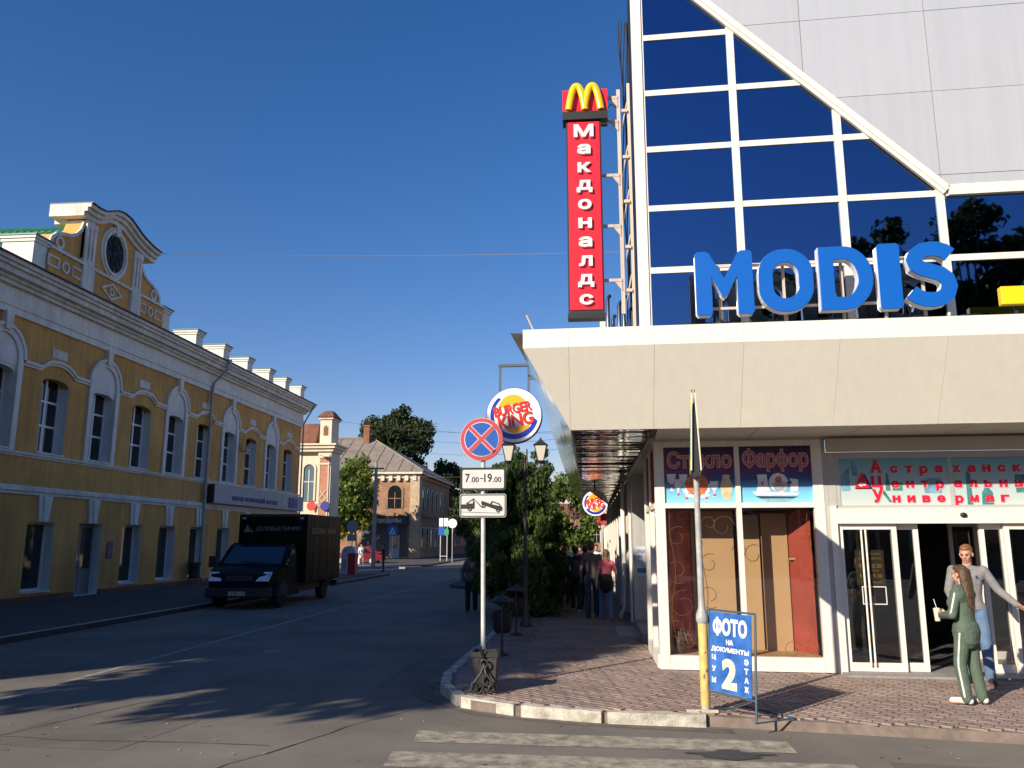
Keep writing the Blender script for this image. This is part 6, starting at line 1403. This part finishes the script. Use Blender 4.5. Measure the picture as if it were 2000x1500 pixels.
        fuse(b, 'skirt' if skirt else 'trousers', bottom, root, vox, 4)
    if shoe:
        for k in 'LR':
            b = MB(); a = j['ank'+k]; t = j['toe'+k]; d = (t-a); d.z = 0; d = d.normalized(); z0 = min(a.z, t.z+.06*s)
            zs_ = t.z-.012*s
            cap_mesh(b, V3((a.x, a.y, zs_+.042*s))-d*.035*s, .043*s, V3((t.x, t.y, zs_+.034*s)), .036*s); cap_mesh(b, a-V3((0, 0, .01*s)), .046*s, V3((a.x, a.y, zs_+.05*s)), .046*s)
            cap_mesh(b, V3((a.x, a.y, zs_+.02*s))-d*.045*s, .022*s, V3((t.x, t.y, zs_+.02*s))+d*.02*s, .024*s, (V3((0, 0, 1)), .9))
            fuse(b, 'shoe', shoe, root, min(vox, .011), 2)
    if hairm:
        b = MB()
        ell(b, (0, .026, .042), (.081, .094, .088)); ell(b, (0, -.005, .085), (.066, .078, .042)); ell(b, (0, .06, 0), (.07, .055, .07))
        if hair == 'bun': ell(b, (0, .12, .06), (.04, .04, .04)); ell(b, (0, .07, -.02), (.062, .04, .05))
        if hair == 'tail': ell(b, (0, .115, .045), (.03, .03, .03)); cap_mesh(b, hp(0, .12, .04), .03*s, hp(.0, .14, -.14), .016*s)
        if hair == 'long':
            for k in range(-3, 4):
                a = k*.36; x = .075*sin(a); y = .03+.075*cos(a)
                w = 1-abs(k)*.04
                cap_mesh(b, hp(x, y, .05), .034*s, hp(x*1.12, y+.02, -.12), .032*s); cap_mesh(b, hp(x*1.12, y+.02, -.12), .033*s, hp(x*1.25+.01, y+.05+.01*k, -.30*w), .022*s); cap_mesh(b, hp(x*1.25+.01, y+.05+.01*k, -.30*w), .022*s, hp(x*.9+.02, y+.065, -.45*w), .008*s)
        fuse(b, 'hair', hairm, root, min(vox, .010), 1)
    if face:
        for sx in (-1, 1):
            b = MB(); ell(b, (sx*.030, -.0835, .002), (.013, .006, .0065), 8, 6); b.build('eye', [eye_m][0], root, smooth=True) if False else None
            o = bpy.data.objects.new('eye', bpy.data.meshes.new('eye')); o.data.from_pydata(b.v, [], b.f); o.data.materials.append(eye_m); COL.objects.link(o); o.parent = root
            b = MB(); cap_mesh(b, hp(sx*.018, -.090, .022), .0042*s, hp(sx*.045, -.080, .022), .0035*s, n=6)
            o = bpy.data.objects.new('eyebrow', bpy.data.meshes.new('eyebrow')); o.data.from_pydata([tuple(v) for v in b.v], [], b.f); o.data.materials.append(hairm or eye_m); COL.objects.link(o); o.parent = root
        b = MB(); cap_mesh(b, hp(-.020, -.083, -.056), .0048*s, hp(.020, -.083, -.056), .0048*s, n=6); cap_mesh(b, hp(-.012, -.087, -.057), .005*s, hp(.012, -.087, -.057), .005*s, n=6)
        o = bpy.data.objects.new('mouth', bpy.data.meshes.new('mouth')); o.data.from_pydata([tuple(v) for v in b.v], [], b.f); o.data.materials.append(lip_m); COL.objects.link(o); o.parent = root
    root['_j'] = [list(v) for v in (j['che'], j['wai'], j['pel'])]; del root['_j']
    return root, j, (axis, fwd), hp
def extra(root, name, mat, fn, vox=.012, sm=3):
    b = MB(); fn(b); return fuse(b, name, mat, root, vox, sm)
eye_m = M('eye', (.03, .022, .02), .2); lip_m = M('lips', (.38, .12, .10), .5)
jeans = cloth('blue_jeans', (.10, .17, .28)); dk_jeans = cloth('dark_jeans', (.022, .035, .075)); blk = cloth('black_cloth', (.012, .012, .014)); gry = cloth('grey_knit', (.21, .21, .215))
olive = cloth('green_tracksuit', (.088, .128, .092)); wht = cloth('white_cloth', (.78, .76, .74)); pink = cloth('pink_shirt', (.62, .13, .17)); plum = cloth('plum_shirt', (.085, .065, .075))
wshoe = M('white_trainers', (.78, .76, .74), .5); dshoe = M('dark_shoes', (.03, .03, .032), .5); rshoe = M('red_shoes', (.45, .05, .04), .5)
h_gin = hair_m('ginger_hair', (.27, .11, .04)); h_brn = hair_m('brown_hair', (.065, .035, .018), (.15, .085, .04)); h_dk = hair_m('dark_hair', (.018, .013, .01)); h_blo = hair_m('dark_blonde_hair', (.16, .10, .05))

# man in grey sweater coming out of the doors
R_, j, (ax_, fw_), hp_ = person('man in grey sweater and blue jeans stepping out of the sliding doors', (5.14, 11.98, .13), radians(-18), 1.80, .0075, top=gry, bottom=jeans, shoe=dshoe, hairm=h_gin, hem=.93,
    head_turn=radians(-20), head_nod=radians(14), J=dict(elL=(.325, -.03, 1.18), wrL=(.50, -.16, 1.01), elR=(-.25, -.02, 1.16), wrR=(-.20, -.20, .98), handL=((.55, -.35, -.35), (.2, -.75, .3), .55), handR=((.3, -.9, .0), (.3, .2, .9), .6),
    kneL=(.12, -.10, .51), ankL=(.13, -.10, .085), toeL=(.155, -.28, .03), kneR=(-.10, .0, .50), ankR=(-.11, .14, .10), toeR=(-.13, -.04, .03)))
extra(R_, 'collar', M('white_collar', (.7, .68, .66), .7), lambda b: cap_mesh(b, j['nek']-V3((0, -.005, .028)), .066, j['nek']-V3((0, -.003, .008)), .063), .008, 2)
MB().sphere((0, 0, 0), (.014, .004, .02)).xf(lambda x, y, z: tuple(j['che']+ax_*.085+fw_*.118+V3((x, 0, z+.05))+fw_*y)).v
o = MB().sphere((0, 0, 0), (.014, .006, .02)); o = [tuple(j['che']+ax_*(.085+x)+fw_*(.118+y)+V3((0, 0, z+.05))) for x, y, z in o.v], o.f
me = bpy.data.meshes.new('badge'); me.from_pydata(o[0], [], o[1]); me.materials.append(navy); bo_ = bpy.data.objects.new('badge', me); COL.objects.link(bo_); bo_.parent = R_
Mx = chain_matrix(R_)
cw_ = j['wrL']+V3((.55, -.35, -.35)).normalized()*.13+V3((.02, -.03, .0))
p_, q_ = Mx @ cw_, Mx @ (cw_+V3((.05, -.05, .015)))
MB().cyl(p_, q_, .0045, n=8).build('cigarette', white_l, label='white cigarette held in the left hand of the man in grey', cat='cigarette')
# woman in green tracksuit with a drink
R_, j, (ax_, fw_), hp_ = person('woman in green tracksuit with white stripes and long brown hair, holding a drink', (4.42, 10.50, .12), radians(-138), 1.58, .0075, female=True, top=olive, bottom=olive, shoe=wshoe, hairm=h_brn, hair='long', hem=.84, loose=1.5,
    head_turn=radians(-8), J=dict(elR=(-.27, -.08, 1.12), wrR=(-.17, -.31, 1.10), elL=(.25, -.04, 1.13), wrL=(-.02, -.31, 1.09), handR=((.35, -.9, .1), (.1, .1, .9), .7), handL=((-.55, -.75, .1), (.1, .1, .9), .7),
    kneL=(.10, -.07, .50), ankL=(.11, -.02, .085), toeL=(.14, -.19, .03), kneR=(-.10, .01, .50), ankR=(-.115, .07, .085), toeR=(-.15, -.11, .03)))
Mx = chain_matrix(R_); s_ = 1.58/1.75
cup = j['wrR'].lerp(j['wrL'], .45)+V3((0.01, -.085, -.01)); cw_ = Mx @ cup
cp_ = thing('drink_cup', 'pale drink cup with straw in the hands of the woman in green', 'cup', cw_-Vector((0, 0, .07)))
MB().lathe([(.030, -.07), (.042, .065), (.044, .07), (.030, .085), (.01, .088)], tuple(cw_), 14).build('cup', M('pale_cup', (.70, .62, .48), .4), cp_, smooth=True, auto=35)
MB().cyl(cw_+Vector((0, 0, .08)), cw_+Vector((-.03, -.01, .19)), .004, n=6).build('straw', white_l, cp_)
def stripe(a, m_, e, r0, r1, r2, side, w=.011):
    """white piping that follows the outside of a limb"""
    P_ = [j[a].lerp(j[m_], t) for t in (.08, .3, .55, .8)]+[j[m_].lerp(j[e], t) for t in (.05, .35, .65, .93)]
    Rr = [r0+(r1-r0)*t for t in (.08, .3, .55, .8)]+[r1+(r2-r1)*t for t in (.05, .35, .65, .93)]
    def fn(b):
        k = [p+V3(side).normalized()*r for p, r in zip(P_, Rr)]
        for x, y in zip(k, k[1:]): cap_mesh(b, x, w, y, w, n=8)
    return fn
q = s_
for k, sd in (('R', (-1, .15, 0)), ('L', (1, .15, 0))):
    extra(R_, 'sleeve_stripe', wht, stripe('sh'+k, 'el'+k, 'wr'+k, .063*q, .060*q, .050*q, sd), .006, 1)
    extra(R_, 'leg_stripe', wht, stripe('hip'+k, 'kne'+k, 'ank'+k, .112*q, .080*q, .069*q, sd, .012), .006, 1)
extra(R_, 'jacket_hem', olive, lambda b: cap_mesh(b, j['pel']-V3((0, 0, .03)), .172, j['pel']-V3((0, 0, .085)), .166, (fw_, .86), 18), .008, 2)
# couple and others walking away along the right pavement
def walk(ph, arm=.2): 
    a = .20*ph
    return dict(kneL=(.10, -.06-.8*a, .51), ankL=(.10, .02-1.1*a, .09), toeL=(.12, -.16-1.1*a, .035), kneR=(-.10, -.04+.5*a, .50), ankR=(-.10, .05+1.3*a, .11), toeR=(-.12, -.12+1.3*a, .03),
                elL=(.25, .06+.3*a, 1.15), wrL=(.26, .02+.9*a, .92), elR=(-.25, .06-.3*a, 1.15), wrR=(-.26, .0-.9*a, .92))
GW = 'pedestrians walking away on the right pavement'
R_, j, (ax_, fw_), _h = person('woman in pink shirt and jeans walking away with jacket round her waist', (.40, 20.2, .12), pi+.05, 1.66, .011, True, walk(1), pink, jeans, rshoe, h_blo, 'tail', sleeve=.3, face=False, group=GW)
extra(R_, 'tied_jacket', blk, lambda b: (cap_mesh(b, j['pel']+V3((0, .02, .08)), .155, j['pel']-V3((0, -.03, .10)), .165, (fw_, .8), 16)), .012, 3)
person('man in dark plum T-shirt and jeans walking away beside the pink shirt', (.06, 20.9, .12), pi, 1.82, .011, False, walk(-1), plum, dk_jeans, dshoe, h_dk, 'short', sleeve=.32, face=False, group=GW)
R_, j, (ax_, fw_), _h = person('person in black with a rucksack walking away by the thujas', (-.36, 22.6, .12), pi-.03, 1.70, .012, True, walk(1), blk, blk, wshoe, h_dk, 'bun', sleeve=.9, face=False, group=GW)
extra(R_, 'rucksack', cloth('grey_rucksack', (.05, .055, .06)), lambda b: (cap_mesh(b, j['che']+V3((0, .14, .05)), .11, j['wai']+V3((0, .15, -.05)), .13, (Y_, .7), 14)), .014, 3) if False else extra(R_, 'rucksack', cloth('grey_rucksack', (.05, .055, .06)), lambda b: cap_mesh(b, j['che']+V3((0, .13, .0)), .10, j['wai']+V3((0, .14, -.08)), .12), .014, 3)
person('person in dark blue walking away just beyond the one in black', (-.12, 24.2, .12), pi, 1.72, .014, False, walk(-1), dk_jeans, dk_jeans, dshoe, h_dk, face=False, group=GW)
for i, (x, y, t, lab, hd) in enumerate(((-.75, 25.3, cloth('grey_top', (.3, .29, .28)), 'walker in grey top at the left of the far group', pi), (-.5, 27.5, wht, 'walker in white top in the far group', pi), (-.1, 28.5, dark_red, 'walker in dark red top in the far group', pi), (-.85, 31, cloth('tan_top', (.4, .27, .18)), 'walker in tan top furthest along the pavement', 0), (.25, 30, wht, 'walker in pale shirt close to the shopfronts', 0), (-.35, 33, plum, 'walker in plum top last in the crowd', pi))):
    person(lab, (x, y, .12), hd, 1.68+.04*(i % 3), .018, i % 2 == 0, walk((-1)**i), t, dk_jeans if i % 2 else blk, dshoe, h_dk if i != 1 else h_brn, sleeve=.35, face=False, group=GW)
# people along and across the road
R_, j, (ax_, fw_), _h = person('woman in mauve jacket and dark trousers standing in the road by the kerb', (-3.35, 23.8, 0), radians(2), 1.70, .011, True, dict(elL=(.27, .02, 1.14), wrL=(.10, -.17, 1.04), elR=(-.28, .02, 1.14), wrR=(-.24, -.05, .90)), cloth('mauve_jacket', (.13, .095, .10)), blk, dshoe, h_dk, 'bun', hem=.86, loose=1.6)
extra(R_, 'scarf', cloth('pale_scarf', (.34, .31, .29)), lambda b: (cap_mesh(b, j['nek']+V3((-.03, -.07, -.08)), .035, j['che']+V3((.03, -.15, -.05)), .03), cap_mesh(b, j['nek']+V3((.03, -.06, -.06)), .03, j['che']+V3((.05, -.14, .02)), .028)), .012, 2)
extra(R_, 'handbag', blk, lambda b: (cap_mesh(b, j['pel']+V3((.12, -.12, .12)), .07, j['pel']+V3((.14, -.10, -.05)), .085), cap_mesh(b, j['shL']+V3((0, .0, .03)), .012, j['pel']+V3((.12, -.12, .18)), .012)), .012, 2)
R_, j, (ax_, fw_), _h = person('woman in short white dress carrying a white bag across the lane', (-18.15, 65.5, .0), radians(40), 1.70, .02, True, walk(1), wht, wht, M('tan_shoes', (.4, .25, .15), .6), h_dk, 'tail', sleeve=.8, leg=.12, hem=.86, face=False, skirt=.22, loose=1.8)
MB().xf(lambda x, y, z: (x, y, z)); wbp = chain_matrix(R_) @ (j['wrR']+V3((0, -.05, -.08)))
b = MB(); cap_mesh(b, wbp, .03, wbp-Vector((.05, 0, .62)), .13, ((0, 1, 0), .5)); hb_ = b.build('shopping_bag', wht, smooth=True, label='long white bag hanging from the hand of the woman in white', cat='bag')
person('man in black jacket and khaki trousers standing by the crossing', (-13.1, 52.6, 0), radians(-75), 1.76, .018, False, dict(elR=(-.25, -.05, 1.15), wrR=(-.15, -.22, 1.12)), blk, cloth('khaki_trousers', (.085, .072, .045)), dshoe, h_dk, face=False)
person('distant passer-by in dark clothes at the blue shop door', (-21.5, 80, .12), 0, 1.75, .025, False, None, blk, blk, dshoe, h_dk, face=False)
